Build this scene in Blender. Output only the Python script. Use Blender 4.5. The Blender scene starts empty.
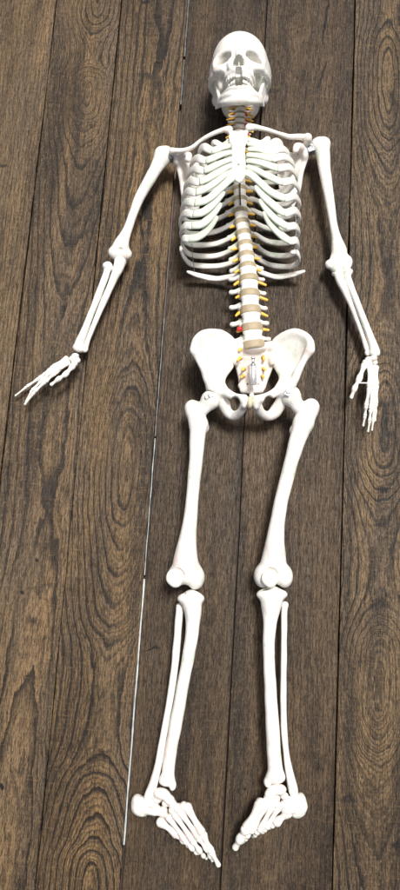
import bpy, math, random
import numpy as np
from mathutils import Vector, Matrix, Quaternion
random.seed(4); rng = np.random.default_rng(4)
scene = bpy.context.scene
COL = scene.collection

# ------------------------------------------------------------------ camera
W, H = 400.0, 890.0                     # photo size, used only to read positions off it
VFOV = math.radians(64.0)
F = (H/2)/math.tan(VFOV/2)
VPX, VPY = 238.0, 3681.0                # where the plank seams meet
def nrm(v):
    v = np.asarray(v, float); return v/np.linalg.norm(v)
Yc = nrm((VPX, VPY, -F)); Zc = nrm((0, F, VPY)); Xc = np.cross(Yc, Zc)
C2W = np.array([Xc, Yc, Zc])            # camera vector -> world vector
DIST = 1.52
CAM = C2W @ np.array([0, 0, DIST])      # centre ray meets the floor at the origin
FWD = C2W @ np.array([0, 0, -1.0])
def at(px, py, z=0.0):
    d = C2W @ np.array([px-W/2, H/2-py, -F])
    t = (z-CAM[2])/d[2]
    return CAM+t*d
def mpp(p):                              # metres per photo pixel at a point
    return float(np.dot(p-CAM, FWD))/F
IX = nrm(at(210, 445)-at(190, 445)); IY = nrm(at(200, 435)-at(200, 455)); UZ = np.array([0, 0, 1.0])

cd = bpy.data.cameras.new('camera'); cam = bpy.data.objects.new('camera', cd); COL.objects.link(cam)
cd.sensor_fit = 'VERTICAL'; cd.angle_y = VFOV; cd.clip_end = 100; cd.clip_start = 0.05
M = np.eye(4); M[:3, :3] = C2W; M[:3, 3] = CAM
cam.matrix_world = Matrix(M.tolist()); scene.camera = cam

# ------------------------------------------------------------------ node helpers
class NT:
    def __init__(s, name):
        s.m = bpy.data.materials.new(name); s.m.use_nodes = True
        s.t = s.m.node_tree; s.n = s.t.nodes; s.n.clear()
        s.out = s.n.new('ShaderNodeOutputMaterial'); s.b = s.n.new('ShaderNodeBsdfPrincipled')
        s.t.links.new(s.b.outputs[0], s.out.inputs[0])
        s.co = s.n.new('ShaderNodeTexCoord').outputs['Object']
    def link(s, a, b): s.t.links.new(a, b)
    def put(s, sock, v):
        if hasattr(v, 'links') or isinstance(v, bpy.types.NodeSocket): s.t.links.new(v, sock)
        else: sock.default_value = v
    def math(s, op, a, b=0.0, c=0.0, clamp=False):
        n = s.n.new('ShaderNodeMath'); n.operation = op; n.use_clamp = clamp
        s.put(n.inputs[0], a); s.put(n.inputs[1], b); s.put(n.inputs[2], c); return n.outputs[0]
    def vmath(s, op, a, b=(0, 0, 0)):
        n = s.n.new('ShaderNodeVectorMath'); n.operation = op
        s.put(n.inputs[0], a); s.put(n.inputs[1], b)
        return n.outputs['Value'] if op in ('LENGTH', 'DOT_PRODUCT') else n.outputs[0]
    def noise(s, vec, scale=1.0, detail=3.0, rough=0.55, dist=0.0):
        n = s.n.new('ShaderNodeTexNoise'); s.put(n.inputs['Vector'], vec)
        n.inputs['Scale'].default_value = scale; n.inputs['Detail'].default_value = detail
        n.inputs['Roughness'].default_value = rough; n.inputs['Distortion'].default_value = dist
        return n.outputs['Fac']
    def ramp(s, f, a, b, lo=0.0, hi=1.0, smooth=True):
        n = s.n.new('ShaderNodeMapRange'); n.interpolation_type = 'SMOOTHSTEP' if smooth else 'LINEAR'
        s.put(n.inputs[0], f); n.inputs[1].default_value = a; n.inputs[2].default_value = b
        n.inputs[3].default_value = lo; n.inputs[4].default_value = hi; return n.outputs[0]
    def mix(s, f, a, b, mode='MIX'):
        n = s.n.new('ShaderNodeMix'); n.data_type = 'RGBA'; n.blend_type = mode
        s.put(n.inputs[0], f)
        for sock, v in ((n.inputs[6], a), (n.inputs[7], b)):
            if isinstance(v, tuple) and len(v) == 3: v = v+(1,)
            s.put(sock, v)
        return n.outputs[2]
    def sep(s, v):
        n = s.n.new('ShaderNodeSeparateXYZ'); s.put(n.inputs[0], v); return n.outputs
    def comb(s, x, y, z):
        n = s.n.new('ShaderNodeCombineXYZ')
        for i, v in enumerate((x, y, z)): s.put(n.inputs[i], v)
        return n.outputs[0]
    def bump(s, h, strength, dist):
        n = s.n.new('ShaderNodeBump'); n.inputs['Strength'].default_value = strength
        n.inputs['Distance'].default_value = dist; s.put(n.inputs['Height'], h)
        s.link(n.outputs[0], s.b.inputs['Normal'])

def simple(name, col, col2=None, rough=0.45, metal=0.0, scale=60.0, sss=0.0, bump=0.15, bscale=350.0):
    t = NT(name); col2 = col2 or tuple(c*0.9 for c in col)
    f = t.noise(t.co, scale, 4.0, 0.6)
    t.put(t.b.inputs['Base Color'], t.mix(t.ramp(f, 0.35, 0.68), col, col2))
    t.b.inputs['Roughness'].default_value = rough; t.b.inputs['Metallic'].default_value = metal
    if sss:
        t.b.inputs['Subsurface Weight'].default_value = sss
        t.b.inputs['Subsurface Radius'].default_value = (0.004, 0.003, 0.002)
    if bump: t.bump(t.noise(t.co, bscale, 3.0), bump, 0.001)
    return t.m

def bone_mat(name, col, stain, stain2, rough=0.38):
    t = NT(name)
    f1 = t.ramp(t.noise(t.co, 26.0, 4.0, 0.6), 0.52, 0.72)
    g = t.vmath('ADD', t.co, (3.1, 1.7, 0.4))
    f2 = t.ramp(t.noise(g, 18.0, 4.0, 0.6), 0.56, 0.74)
    c = t.mix(t.math('MULTIPLY', f1, 0.95), col, stain)
    c = t.mix(t.math('MULTIPLY', f2, 0.85), c, stain2)
    sp = t.ramp(t.noise(t.co, 420.0, 2.0), 0.70, 0.80)          # tiny pits and scuffs
    c = t.mix(t.math('MULTIPLY', sp, 0.35), c, (0.45, 0.38, 0.30))
    t.put(t.b.inputs['Base Color'], c)
    t.b.inputs['Roughness'].default_value = rough
    t.bump(t.math('ADD', t.noise(t.co, 240.0, 3.0), t.math('MULTIPLY', t.noise(t.co, 70.0, 2.0), 1.5)), 0.34, 0.0016)
    return t.m

BONE = bone_mat('ivory_bone_plastic', (0.85, 0.84, 0.785), (0.58, 0.68, 0.56), (0.73, 0.62, 0.56))
BONEP = bone_mat('pinkish_and_shaded_bone_plastic', (0.79, 0.745, 0.70), (0.62, 0.52, 0.46), (0.72, 0.72, 0.63))  # pinkish tint; on the feet its brown mottling paints in shade
CART = simple('pale_green_cartilage', (0.60, 0.685, 0.575), (0.68, 0.73, 0.61), 0.35, sss=0.15, scale=30)
TOOTH = simple('tooth_enamel', (0.86, 0.84, 0.78), (0.80, 0.76, 0.66), 0.25)
DISC = simple('tan_disc_rubber', (0.36, 0.30, 0.19), (0.44, 0.37, 0.25), 0.6, scale=120)
NERVE = simple('yellow_nerve_plastic', (0.88, 0.52, 0.05), (0.78, 0.46, 0.07), 0.4, scale=150)
RED = simple('red_plastic', (0.62, 0.04, 0.03), (0.5, 0.02, 0.02), 0.35)
STEEL = simple('brushed_steel', (0.62, 0.63, 0.65), (0.50, 0.51, 0.53), 0.28, 1.0, scale=200, bump=0.05)
STEELB = simple('satin_steel', (0.78, 0.79, 0.81), (0.70, 0.71, 0.73), 0.42, 0.85, scale=200, bump=0.03)
DULL = simple('dull_grey_metal', (0.36, 0.38, 0.40), (0.26, 0.28, 0.30), 0.5, 0.8, scale=120)
DARK = simple('dark_metal', (0.07, 0.055, 0.05), None, 0.5, 0.6)
STRIP = simple('pale_strip_metal', (0.44, 0.48, 0.48), (0.26, 0.29, 0.30), 0.45, 0.15, scale=45)
STRIPM = simple('grey_strip_metal', (0.30, 0.34, 0.345), (0.15, 0.17, 0.175), 0.5, 0.2, scale=50)
STRIPD = simple('weathered_strip_metal', (0.10, 0.115, 0.12), (0.05, 0.055, 0.055), 0.5, 0.2, scale=60)

# ------------------------------------------------------------------ wooden floor
SEAMS = [((-26, 0), (-130, 890)), ((52, 0), (-42, 890)), ((122, 0), (35, 890)), ((187, 0), (123, 890)),
         ((265, 0), (222, 890)), ((355, 0), (332, 890)), ((445, 0), (447, 890))]
sx = []
for a, b in SEAMS:
    pa, pb = at(*a), at(*b); sx.append(0.5*(pa[0]+pb[0]))
sx[0] = sx[1]-0.19; sx[-1] = sx[-2]+0.215
sx = [sx[0]-0.2] + sx + [sx[-1]+0.19]

# knots, cracks and stains of the boards: photo position, half sizes (px), turn (deg), darkness, edge softness
MARKS = [(326, 18, 1.1, 32, 6, 1, .5), (322.5, 74, 1.3, 19, 13, .9, .6), (317, 92, 3, 2, 0, .7, 1), (275, 91, 5, 2.6, 20, .75, .9),
         (313, 32, 1.5, 1.2, 0, .8, .6), (148, 76, 13, 3.6, 0, .62, 1.1), (167, 70, 1.0, 22, 3, .85, .5), (164, 112, .9, 24, 3, .8, .5),
         (146, 2, 5, 2.6, 0, 1, .6), (146.5, 297, 3, 7, -22, .95, .9), (37, 559, 2.1, 2.1, 0, 1, .6), (22, 592, 2.1, 2.1, 0, 1, .6),
         (33, 621, 4, 3.4, 0, .7, 1), (30, 588, 8, 2, 20, .45, 1.2), (36, 542, 2.5, 4, 0, .55, 1), (2, 787, 3.5, 3, 0, 1, .6),
         (153, 649, 8, 1.5, 12, 1, .6), (206, 478, 5, 5, 0, .5, 1.3), (245, 788, 1.6, 1.6, 0, .9, .6), (320, 765, 8, 10, 0, .45, 1.4),
         (384, 403, 16, 4, 0, .72, 1.1), (383, 490, 7, 4, 0, .95, .8), (388, 434, 7, 3, 0, .8, 1), (387, 204, 5, 3, 30, .7, 1),
         (65, 420, 6, 4, 30, .6, 1.2), (113, 402, 4, 3, 0, .5, 1.2), (393, 100, 3, 10, -25, .75, .9), (396, 844, 5, 3, 30, .95, .8),
         (348, 800, 10, 4, 0, .7, 1.1), (349, 560, 5, 130, 2, .62, 1.3), (346, 800, 5, 120, 2, .35, 1.3), (77, 70, 4, 75, 4, .38, 1.3),
         (60, 150, 7, 120, 5, .40, 1.3), (84, 85, 3, 6, 0, .5, 1.2), (27, 330, 5, 110, 5, .35, 1.3), (24, 120, 2.5, 30, 5, .4, 1.2),
         (382, 600, 6, 14, 15, .6, 1.1), (4, 166, 4, 1.5, 0, .8, .8), (258, 228, 8, 60, 3, .3, 1.3), (205, 350, 10, 90, 4, .3, 1.4),
         (372, 245, 12, 5, 0, .5, 1.2), (374, 180, 2, 22, 5, .4, 1.2), (88, 260, 3, 70, 5, .3, 1.3), (120, 330, 2, 60, 5, .35, 1.2),
         (340, 470, 8, 150, 3, .30, 1.4), (156, 470, 3, 90, 4, .45, 1.3), (178, 340, 5, 80, 4, .35, 1.3)]
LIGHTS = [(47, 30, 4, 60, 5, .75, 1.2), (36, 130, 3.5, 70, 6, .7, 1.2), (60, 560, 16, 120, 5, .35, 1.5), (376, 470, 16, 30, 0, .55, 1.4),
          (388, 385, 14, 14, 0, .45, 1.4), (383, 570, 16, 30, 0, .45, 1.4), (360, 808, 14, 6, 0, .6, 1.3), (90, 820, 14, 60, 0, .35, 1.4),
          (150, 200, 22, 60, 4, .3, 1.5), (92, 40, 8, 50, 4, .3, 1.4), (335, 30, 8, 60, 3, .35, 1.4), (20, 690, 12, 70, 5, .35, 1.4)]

def wood(name, idx, x0, x1, base, dark, pith, hpts, spacing, lines, seed):
    """One stained board: growth rings of a log cut lengthwise, fibre, pores, stains and its own marks."""
    t = NT(name); p = t.co
    wob = t.noise(t.vmath('MULTIPLY', p, (5.0, 1.6, 1)), 1.0, 2.0)
    X, Y, Z = t.sep(t.vmath('ADD', p, (seed*3.1, seed*5.7, 0)))[:3]
    px_, py_, _z = t.sep(p)[:3]
    q = t.comb(t.math('ADD', X, 0.0), Y, seed*1.0)
    n1 = t.noise(t.vmath('MULTIPLY', q, (9.0, 3.0, 1)), 1.0, 3.0, 0.5)
    fine0 = t.noise(t.vmath('MULTIPLY', q, (260.0, 60.0, 1)), 1.0, 2.0, 0.6)
    n2 = t.noise(t.vmath('MULTIPLY', q, (70.0, 18.0, 1)), 1.0, 3.0, 0.6)
    # depth of the pith under the face, varying along the board
    curve = t.n.new('ShaderNodeFloatCurve'); cm = curve.mapping.curves[0]
    ys = [h[0] for h in hpts]
    yy = t.math('MULTIPLY', t.math('ADD', py_, 1.1), 1/2.2, clamp=True)
    t.put(curve.inputs[1], yy)
    pts = [((at(200, h[0])[1]+1.1)/2.2, h[1]) for h in hpts]; pts.sort()
    cm.points[0].location = (0.0, pts[0][1]); cm.points[1].location = (1.0, pts[-1][1])
    for a in pts: cm.points.new(max(0.001, min(.999, a[0])), a[1])
    curve.mapping.update()
    h = t.math('MULTIPLY', curve.outputs[0], 0.12)
    u = t.math('SUBTRACT', px_, pith)
    u = t.math('ADD', u, t.math('MULTIPLY', t.math('SUBTRACT', wob, .5), 0.03))
    r = t.math('SQRT', t.math('ADD', t.math('MULTIPLY', u, u), t.math('MULTIPLY', h, h)))
    r = t.math('ADD', r, t.math('MULTIPLY', t.math('SUBTRACT', n1, .5), 0.022))
    r = t.math('ADD', r, t.math('MULTIPLY', t.math('SUBTRACT', n2, .5), 0.0060))
    k = t.math('FRACT', t.math('DIVIDE', r, spacing))
    ringline = t.ramp(k, 0.62, 0.90)
    ringline = t.math('MULTIPLY', ringline, t.ramp(k, 1.0, 0.95))
    k2 = t.math('FRACT', t.math('DIVIDE', t.math('ADD', r, t.math('MULTIPLY', t.math('SUBTRACT', fine0, .5), .003)), spacing*.31))
    ring2 = t.math('MULTIPLY', t.ramp(k2, 0.45, 0.85), t.ramp(k2, 1.0, 0.92))
    strength = t.ramp(t.noise(t.vmath('MULTIPLY', q, (6.0, 2.2, 1)), 1.0, 2.0), 0.34, 0.54, 0.35, 1.0)
    pores = t.noise(t.vmath('MULTIPLY', q, (820.0, 55.0, 1)), 1.0, 2.0, 0.7)
    pore = t.ramp(pores, 0.52, 0.66)
    fib = t.noise(t.vmath('MULTIPLY', q, (360.0, 24.0, 1)), 1.0, 4.0, 0.72)
    fine = t.noise(t.vmath('MULTIPLY', q, (520.0, 140.0, 1)), 1.0, 2.0, 0.7)
    cross = t.noise(t.vmath('MULTIPLY', q, (34.0, 260.0, 1)), 1.0, 3.0, 0.6)          # saw marks
    broad = t.noise(t.vmath('MULTIPLY', q, (22.0, 1.6, 1)), 1.0, 3.0, 0.55)
    blot = t.noise(t.vmath('MULTIPLY', q, (8.0, 3.2, 1)), 1.0, 4.0, 0.6)
    c = t.mix(t.ramp(broad, 0.38, 0.62), dark, base)
    c = t.mix(t.ramp(blot, 0.42, 0.75, 0, .55), c, tuple(min(1, v*1.5) for v in base))
    grey = tuple(0.6*v+0.4*(sum(base)/3*0.7) for v in base)
    c = t.mix(t.ramp(t.noise(t.vmath('MULTIPLY', q, (12.0, 2.0, 3)), 1.0, 3.0), .45, .7, 0, .75), c, grey)
    c = t.mix(t.ramp(fib, 0.46, 0.68, 0.0, 0.85), c, tuple(v*0.30 for v in dark))
    c = t.mix(t.ramp(fine, 0.50, 0.70, 0.0, 0.75), c, tuple(v*0.30 for v in dark))
    c = t.mix(t.ramp(fine, 0.46, 0.28, 0.0, 0.55), c, tuple(min(1, v*1.7) for v in base))
    c = t.mix(t.ramp(fib, 0.46, 0.28, 0.0, 0.60), c, tuple(min(1, v*1.7) for v in base))
    c = t.mix(t.math('MULTIPLY', t.math('MULTIPLY', ringline, strength), lines), c, tuple(v*0.10 for v in dark))
    c = t.mix(t.math('MULTIPLY', t.math('MULTIPLY', ring2, t.ramp(blot, .35, .62, .35, 1.0)), .25+.5*lines), c, tuple(v*0.22 for v in dark))
    c = t.mix(t.math('MULTIPLY', pore, 0.70), c, tuple(v*0.22 for v in dark))
    c = t.mix(t.ramp(cross, 0.55, 0.75, 0, .28), c, tuple(min(1, v*1.6) for v in base))
    wv = t.n.new('ShaderNodeTexNoise'); wv.inputs['Scale'].default_value = 90; wv.inputs['Detail'].default_value = 3
    t.put(wv.inputs['Vector'], t.vmath('MULTIPLY', p, (1, .5, 1)))
    wc = t.vmath('MULTIPLY', t.vmath('SUBTRACT', wv.outputs['Color'], (.5, .5, .5)), (.010, .018, 0))
    pw = t.vmath('ADD', p, wc)
    crack = None
    for lst, is_dark in ((LIGHTS, False), (MARKS, True)):
        for (mx, my, rx, ry, ang, amt, soft) in lst:
            wpt = at(mx, my); s = mpp(wpt)
            if not (x0-0.03 < wpt[0] < x1+0.03): continue
            mp = t.n.new('ShaderNodeMapping'); mp.vector_type = 'TEXTURE'
            mp.inputs['Location'].default_value = tuple(wpt)
            mp.inputs['Rotation'].default_value = (0, 0, math.radians(-ang if ry > rx else ang)+0.0)
            mp.inputs['Scale'].default_value = (rx*s, ry*s, 1)
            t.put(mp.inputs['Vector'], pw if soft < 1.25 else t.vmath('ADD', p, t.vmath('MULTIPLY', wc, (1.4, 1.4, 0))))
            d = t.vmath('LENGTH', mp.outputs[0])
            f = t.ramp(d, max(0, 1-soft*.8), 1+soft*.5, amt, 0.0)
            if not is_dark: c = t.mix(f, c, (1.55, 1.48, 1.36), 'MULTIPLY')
            elif soft >= 1.2: c = t.mix(f, c, (.22, .21, .20), 'MULTIPLY')
            else: c = t.mix(f, c, tuple(v*0.12 for v in dark))
    t.put(t.b.inputs['Base Color'], c)
    t.put(t.b.inputs['Roughness'], t.ramp(fib, .3, .7, .50, .70))
    t.b.inputs['Specular IOR Level'].default_value = 0.28
    hgt = t.math('SUBTRACT', t.math('MULTIPLY', fib, -0.8), t.math('ADD', t.math('MULTIPLY', pore, 0.8), t.math('MULTIPLY', ringline, 0.7)))
    hgt = t.math('ADD', hgt, t.math('MULTIPLY', cross, 0.5))
    t.bump(hgt, 0.55, 0.0007)
    return t.m

# colours (linear) per board; hpts: (photo y, pith depth 0..1) make the cathedral arches
PL = [
    dict(base=(0.1530, 0.1010, 0.0504), dark=(0.0407, 0.0274, 0.0153), pith=.02, hpts=[(0, .5), (900, .5)], spacing=.009, lines=.5),
    dict(base=(0.1594, 0.1066, 0.0534), dark=(0.0421, 0.0286, 0.0162), pith=.26, hpts=[(0, .5), (400, .4), (900, .5)], spacing=.009, lines=.45),
    dict(base=(0.1600, 0.1038, 0.0500), dark=(0.0366, 0.0254, 0.0144), pith=None, pp=(91, 70), hpts=[(0, .06), (40, .34), (64, .40), (94, .06), (130, .30), (200, .58), (420, .85), (900, .7)], spacing=.0105, lines=.85),
    dict(base=(0.1505, 0.0954, 0.0419), dark=(0.0371, 0.0242, 0.0125), pith=None, pp=(106, 700), hpts=[(0, .52), (200, .54), (330, .50), (400, .34), (440, .16), (470, .12), (540, .30), (620, .56), (690, .80), (730, .80), (790, .58), (850, .34), (900, .10)], spacing=.0112, lines=.95),
    dict(base=(0.0800, 0.0521, 0.0260), dark=(0.0207, 0.0138, 0.0076), pith=None, pp=(225, 480), hpts=[(0, .8), (300, .7), (900, .9)], spacing=.007, lines=.35),
    dict(base=(0.0936, 0.0605, 0.0303), dark=(0.0238, 0.0161, 0.0090), pith=None, pp=(290, 200), hpts=[(0, .45), (200, .7), (400, .9), (900, .8)], spacing=.008, lines=.42),
    dict(base=(0.1504, 0.0994, 0.0480), dark=(0.0307, 0.0211, 0.0122), pith=None, pp=(383, 500), hpts=[(0, .35), (60, .10), (150, .45), (260, .65), (340, .45), (410, .14), (470, .38), (530, .62), (560, .62), (610, .42), (670, .16), (720, .30), (770, .55), (900, .8)], spacing=.0098, lines=.95),
    dict(base=(0.1278, 0.0840, 0.0404), dark=(0.0297, 0.0202, 0.0114), pith=.6, hpts=[(0, .5), (900, .5)], spacing=.009, lines=.5),
]
def build_floor():
    verts, faces, mats = [], [], []
    me = bpy.data.meshes.new('floor')
    for i in range(len(sx)-1):
        gl = 0.0011 if i != 4 else 0.0011
        a, b = sx[i]+0.0013, sx[i+1]-0.0013
        if abs(sx[i+1]-sx[4]) < 1e-6: b = sx[i+1]-0.0027
        if abs(sx[i]-sx[4]) < 1e-6: a = sx[i]+0.0027
        P = PL[i]
        pith = at(*P['pp'])[0] if P.get('pith') is None else P['pith']
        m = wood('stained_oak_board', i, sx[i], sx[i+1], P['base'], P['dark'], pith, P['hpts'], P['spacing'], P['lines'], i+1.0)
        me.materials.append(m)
        # chamfered box, long edges slightly uneven
        n = 160; bev = 0.0007
        ys = np.linspace(-2.2, 2.2, n)
        wl = 0.00035*np.cumsum(rng.normal(size=n)); wl -= np.linspace(wl[0], wl[-1], n); wl = np.clip(wl, -.0009, .0009)
        wr = 0.00035*np.cumsum(rng.normal(size=n)); wr -= np.linspace(wr[0], wr[-1], n); wr = np.clip(wr, -.0009, .0009)
        o = len(verts)
        for j in range(n):
            for (xx, zz) in ((a+wl[j], -0.02), (a+wl[j], -bev), (a+wl[j]+bev, 0), (b+wr[j]-bev, 0), (b+wr[j], -bev), (b+wr[j], -0.02)):
                verts.append((xx, ys[j], zz))
        for j in range(n-1):
            for k in range(5):
                q = o+j*6+k; faces.append((q, q+1, q+7, q+6)[::-1]); mats.append(i)
    o = len(verts)
    verts += [(sx[0], -2.2, -0.019), (sx[-1], -2.2, -0.019), (sx[-1], 2.2, -0.019), (sx[0], 2.2, -0.019)]
    faces.append((o, o+1, o+2, o+3)); me.materials.append(DARK); mats.append(len(sx)-1)
    me.from_pydata(verts, [], faces); me.update()
    for p, k in zip(me.polygons, mats): p.material_index = k
    ob = bpy.data.objects.new('floor', me); COL.objects.link(ob); ob['kind'] = 'structure'
    return ob
build_floor()

# pale strips lying in the widest gap between two boards
def seam_strip(y0, y1, halfw, mat, zt, label, shift=0.0):
    xs = sx[4]+shift; a = at(0, y0)[1]; b = at(0, y1)[1]
    # y of the seam at these photo rows
    def yon(row):
        lo, hi = -400, 800
        for _ in range(50):
            mid = (lo+hi)/2
            if at(mid, row)[0] < xs: lo = mid
            else: hi = mid
        return at(lo, row)[1]
    a, b = yon(y0), yon(y1)
    n = 40; verts, faces = [], []
    for j in range(n):
        y = a+(b-a)*j/(n-1); w = halfw*(1+0.12*math.sin(j*.9)+.1*math.sin(j*2.3)); x = xs+0.0003*math.sin(j*.55)
        for (xx, zz) in ((x-w, -.012), (x-w, zt-.0004), (x-w+.0004, zt), (x+w-.0004, zt), (x+w, zt-.0004), (x+w, -.012)):
            verts.append((xx, y, zz))
    for j in range(n-1):
        for k in range(5):
            q = j*6+k; faces.append((q, q+1, q+7, q+6))
    faces.append(tuple(range(6))); faces.append(tuple(range((n-1)*6, n*6))[::-1])
    me = bpy.data.meshes.new('joint_strip'); me.from_pydata(verts, [], faces); me.materials.append(mat); me.update()
    ob = bpy.data.objects.new('joint_strip', me); COL.objects.link(ob)
    ob['label'] = label; ob['category'] = 'metal strip'; ob['group'] = 'thin strips filling the wide board gap'
seam_strip(-40, 56, .0018, STRIPD, -.0012, 'dark grey weathered strip in the board gap left of the skull, at the top edge', -.0006)
seam_strip(59, 104, .0017, STRIPD, -.0016, 'short dull grey strip in the board gap beside the skull', -.0008)
seam_strip(318, 436, .0013, STRIPD, -.0020, 'thin dull grey strip in the board gap left of the pelvis', -.0008)
seam_strip(438, 575, .0011, STRIPM, -.0018, 'pale grey strip in the board gap beside the left thigh bone', -.0006)
seam_strip(579, 845, .0016, STRIP, -.0006, 'long bright whitish strip in the board gap beside the left shin and heel', -.0002)

# ------------------------------------------------------------------ solid modelling on a grid
def smin(a, b, k):
    if k <= 0: return np.minimum(a, b)
    h = np.maximum(k-np.abs(a-b), 0)/k
    return np.minimum(a, b)-h*h*k*0.25
def catmull(P, n):
    P = np.asarray(P, float)
    if len(P) < 3:
        t = np.linspace(0, 1, n+1)[:, None]; return P[0]*(1-t)+P[-1]*t
    Q = np.vstack([2*P[0]-P[1], P, 2*P[-1]-P[-2]]); out = []
    for i in range(1, len(Q)-2):
        p0, p1, p2, p3 = Q[i-1:i+3]
        for s in np.linspace(0, 1, n, endpoint=False):
            out.append(0.5*((2*p1)+(-p0+p2)*s+(2*p0-5*p1+4*p2-p3)*s*s+(-p0+3*p1-3*p2+p3)*s**3))
    out.append(Q[-2]); return np.array(out)

class Solid:
    """Signed distance prims collected, then meshed (surface nets)."""
    def __init__(s, h, k=0.004): s.h = h; s.k = k; s.ops = []
    def tube(s, pts, n=4, k=None, sub=False, flat=None):     # pts rows: x,y,z,r
        P = catmull(pts, n); s.ops.append(('t', P, s.k if k is None else k, sub, flat)); return s
    def ell(s, c, r, R=None, k=None, sub=False, yr=None):
        s.ops.append(('e', (np.asarray(c, float), np.asarray(r, float), np.eye(3) if R is None else np.asarray(R)), s.k if k is None else k, sub, None)); return s
    def box(s, c, r, R=None, k=None, sub=False, rnd=0.001):
        s.ops.append(('b', (np.asarray(c, float), np.asarray(r, float), np.eye(3) if R is None else np.asarray(R), rnd), s.k if k is None else k, sub, None)); return s
    def cyl(s, c, rx, rz, hh, waist=0.0, k=None, sub=False, rnd=.0015):   # along local y
        s.ops.append(('c', (np.asarray(c, float), rx, rz, hh, waist, rnd), s.k if k is None else k, sub, None)); return s
    def sheet(s, grid, r, k=None):                            # rows of x,y,z points; r number or grid
        g = np.asarray(grid, float); s.ops.append(('s', (g, r), s.k if k is None else k, False, None)); return s
    def bounds(s):
        lo = np.full(3, 1e9); hi = -lo
        for kind, d, k, sub, fl in s.ops:
            if sub: continue
            a, b = s.bb(kind, d); lo = np.minimum(lo, a); hi = np.maximum(hi, b)
        return lo, hi
    @staticmethod
    def bb(kind, d):
        if kind == 't':
            return (d[:, :3]-d[:, 3:]).min(0), (d[:, :3]+d[:, 3:]).max(0)
        if kind in 'eb':
            e = np.abs(d[2]) @ d[1]; return d[0]-e, d[0]+e
        if kind == 'c':
            e = np.array([d[1], d[3], d[2]]); return d[0]-e, d[0]+e
        if kind == 's':
            g = d[0].reshape(-1, 3); r = np.max(d[1]); return g.min(0)-r, g.max(0)+r
    def mesh(s, name, noise=0.0, nscale=60.0, smooth=2):
        h = s.h; lo, hi = s.bounds(); pad = 4*h+noise*2; lo = lo-pad; hi = hi+pad
        n = np.ceil((hi-lo)/h).astype(int)+1
        D = np.full(n, 0.02, np.float32)
        ax = [lo[i]+h*np.arange(n[i]) for i in range(3)]
        for kind, d, k, sub, flat in s.ops:
            a, b = s.bb(kind, d); m = k*1.1+3*h
            if flat is not None: m += 0.0
            i0 = np.clip(np.floor((a-m-lo)/h).astype(int), 0, n); i1 = np.clip(np.ceil((b+m-lo)/h).astype(int)+1, 0, n)
            if np.any(i1 <= i0): continue
            sl = tuple(slice(i0[i], i1[i]) for i in range(3))
            X, Y, Z = np.meshgrid(*[ax[i][sl[i]].astype(np.float32) for i in range(3)], indexing='ij')
            v = s.ev(kind, d, X, Y, Z, flat)
            cur = D[sl]
            D[sl] = -smin(-cur, v, k) if sub else smin(cur, v, k)
        if noise:
            X, Y, Z = np.meshgrid(*[q.astype(np.float32) for q in ax], indexing='ij')
            f = nscale
            D += noise*(np.sin(f*X+1.3*np.sin(f*.7*Y)+1)*np.sin(f*.9*Y+1.1*np.sin(f*.8*Z)+2)+np.sin(f*1.1*Z+np.sin(f*.9*X)+.5)*.7
                        +.5*np.sin(2.3*f*X+2)*np.sin(2.1*f*Y+1)*np.sin(2.2*f*Z)).astype(np.float32)
        return nets(D, lo, h, name, smooth)
    @staticmethod
    def ev(kind, d, X, Y, Z, flat):
        if kind == 't':
            out = None
            P = d
            if flat is not None:
                nv, sc_ = nrm(flat[0]), flat[1]
                c = P[:, :3].mean(0)
                dot = (X-c[0])*nv[0]+(Y-c[1])*nv[1]+(Z-c[2])*nv[2]
                X = X+dot*(sc_-1)*nv[0]; Y = Y+dot*(sc_-1)*nv[1]; Z = Z+dot*(sc_-1)*nv[2]
                dp = (P[:, :3]-c) @ nv; P = P.copy(); P[:, :3] += np.outer(dp*(sc_-1), nv)
            for i in range(len(P)-1):
                a, b = P[i, :3], P[i+1, :3]; ab = b-a; L2 = float(ab@ab)
                if L2 < 1e-14: continue
                t = np.clip(((X-a[0])*ab[0]+(Y-a[1])*ab[1]+(Z-a[2])*ab[2])/L2, 0, 1)
                v = np.sqrt((X-a[0]-t*ab[0])**2+(Y-a[1]-t*ab[1])**2+(Z-a[2]-t*ab[2])**2)-(P[i, 3]+t*(P[i+1, 3]-P[i, 3]))
                out = v if out is None else np.minimum(out, v)
            return out
        if kind == 'e':
            c, r, R = d
            x, y, z = X-c[0], Y-c[1], Z-c[2]
            q = [(x*R[0, j]+y*R[1, j]+z*R[2, j])/r[j] for j in range(3)]
            k0 = np.sqrt(q[0]**2+q[1]**2+q[2]**2)+1e-9
            k1 = np.sqrt(sum((q[j]/r[j])**2 for j in range(3)))+1e-9
            return k0*(k0-1)/k1
        if kind == 'b':
            c, r, R, rnd = d
            x, y, z = X-c[0], Y-c[1], Z-c[2]
            q = [np.abs(x*R[0, j]+y*R[1, j]+z*R[2, j])-(r[j]-rnd) for j in range(3)]
            o = np.sqrt(sum(np.maximum(v, 0)**2 for v in q))
            return o+np.minimum(np.maximum(q[0], np.maximum(q[1], q[2])), 0)-rnd
        if kind == 'c':
            c, rx, rz, hh, waist, rnd = d
            x, y, z = X-c[0], Y-c[1], Z-c[2]
            w = 1-waist*(1-np.clip(np.abs(y)/hh, 0, 1)**2)
            rad = (np.sqrt((x/(rx*w))**2+(z/(rz*w))**2)-1)*min(rx, rz)
            a = rad+rnd; b = np.abs(y)-hh+rnd
            return np.sqrt(np.maximum(a, 0)**2+np.maximum(b, 0)**2)+np.minimum(np.maximum(a, b), 0)-rnd
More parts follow.
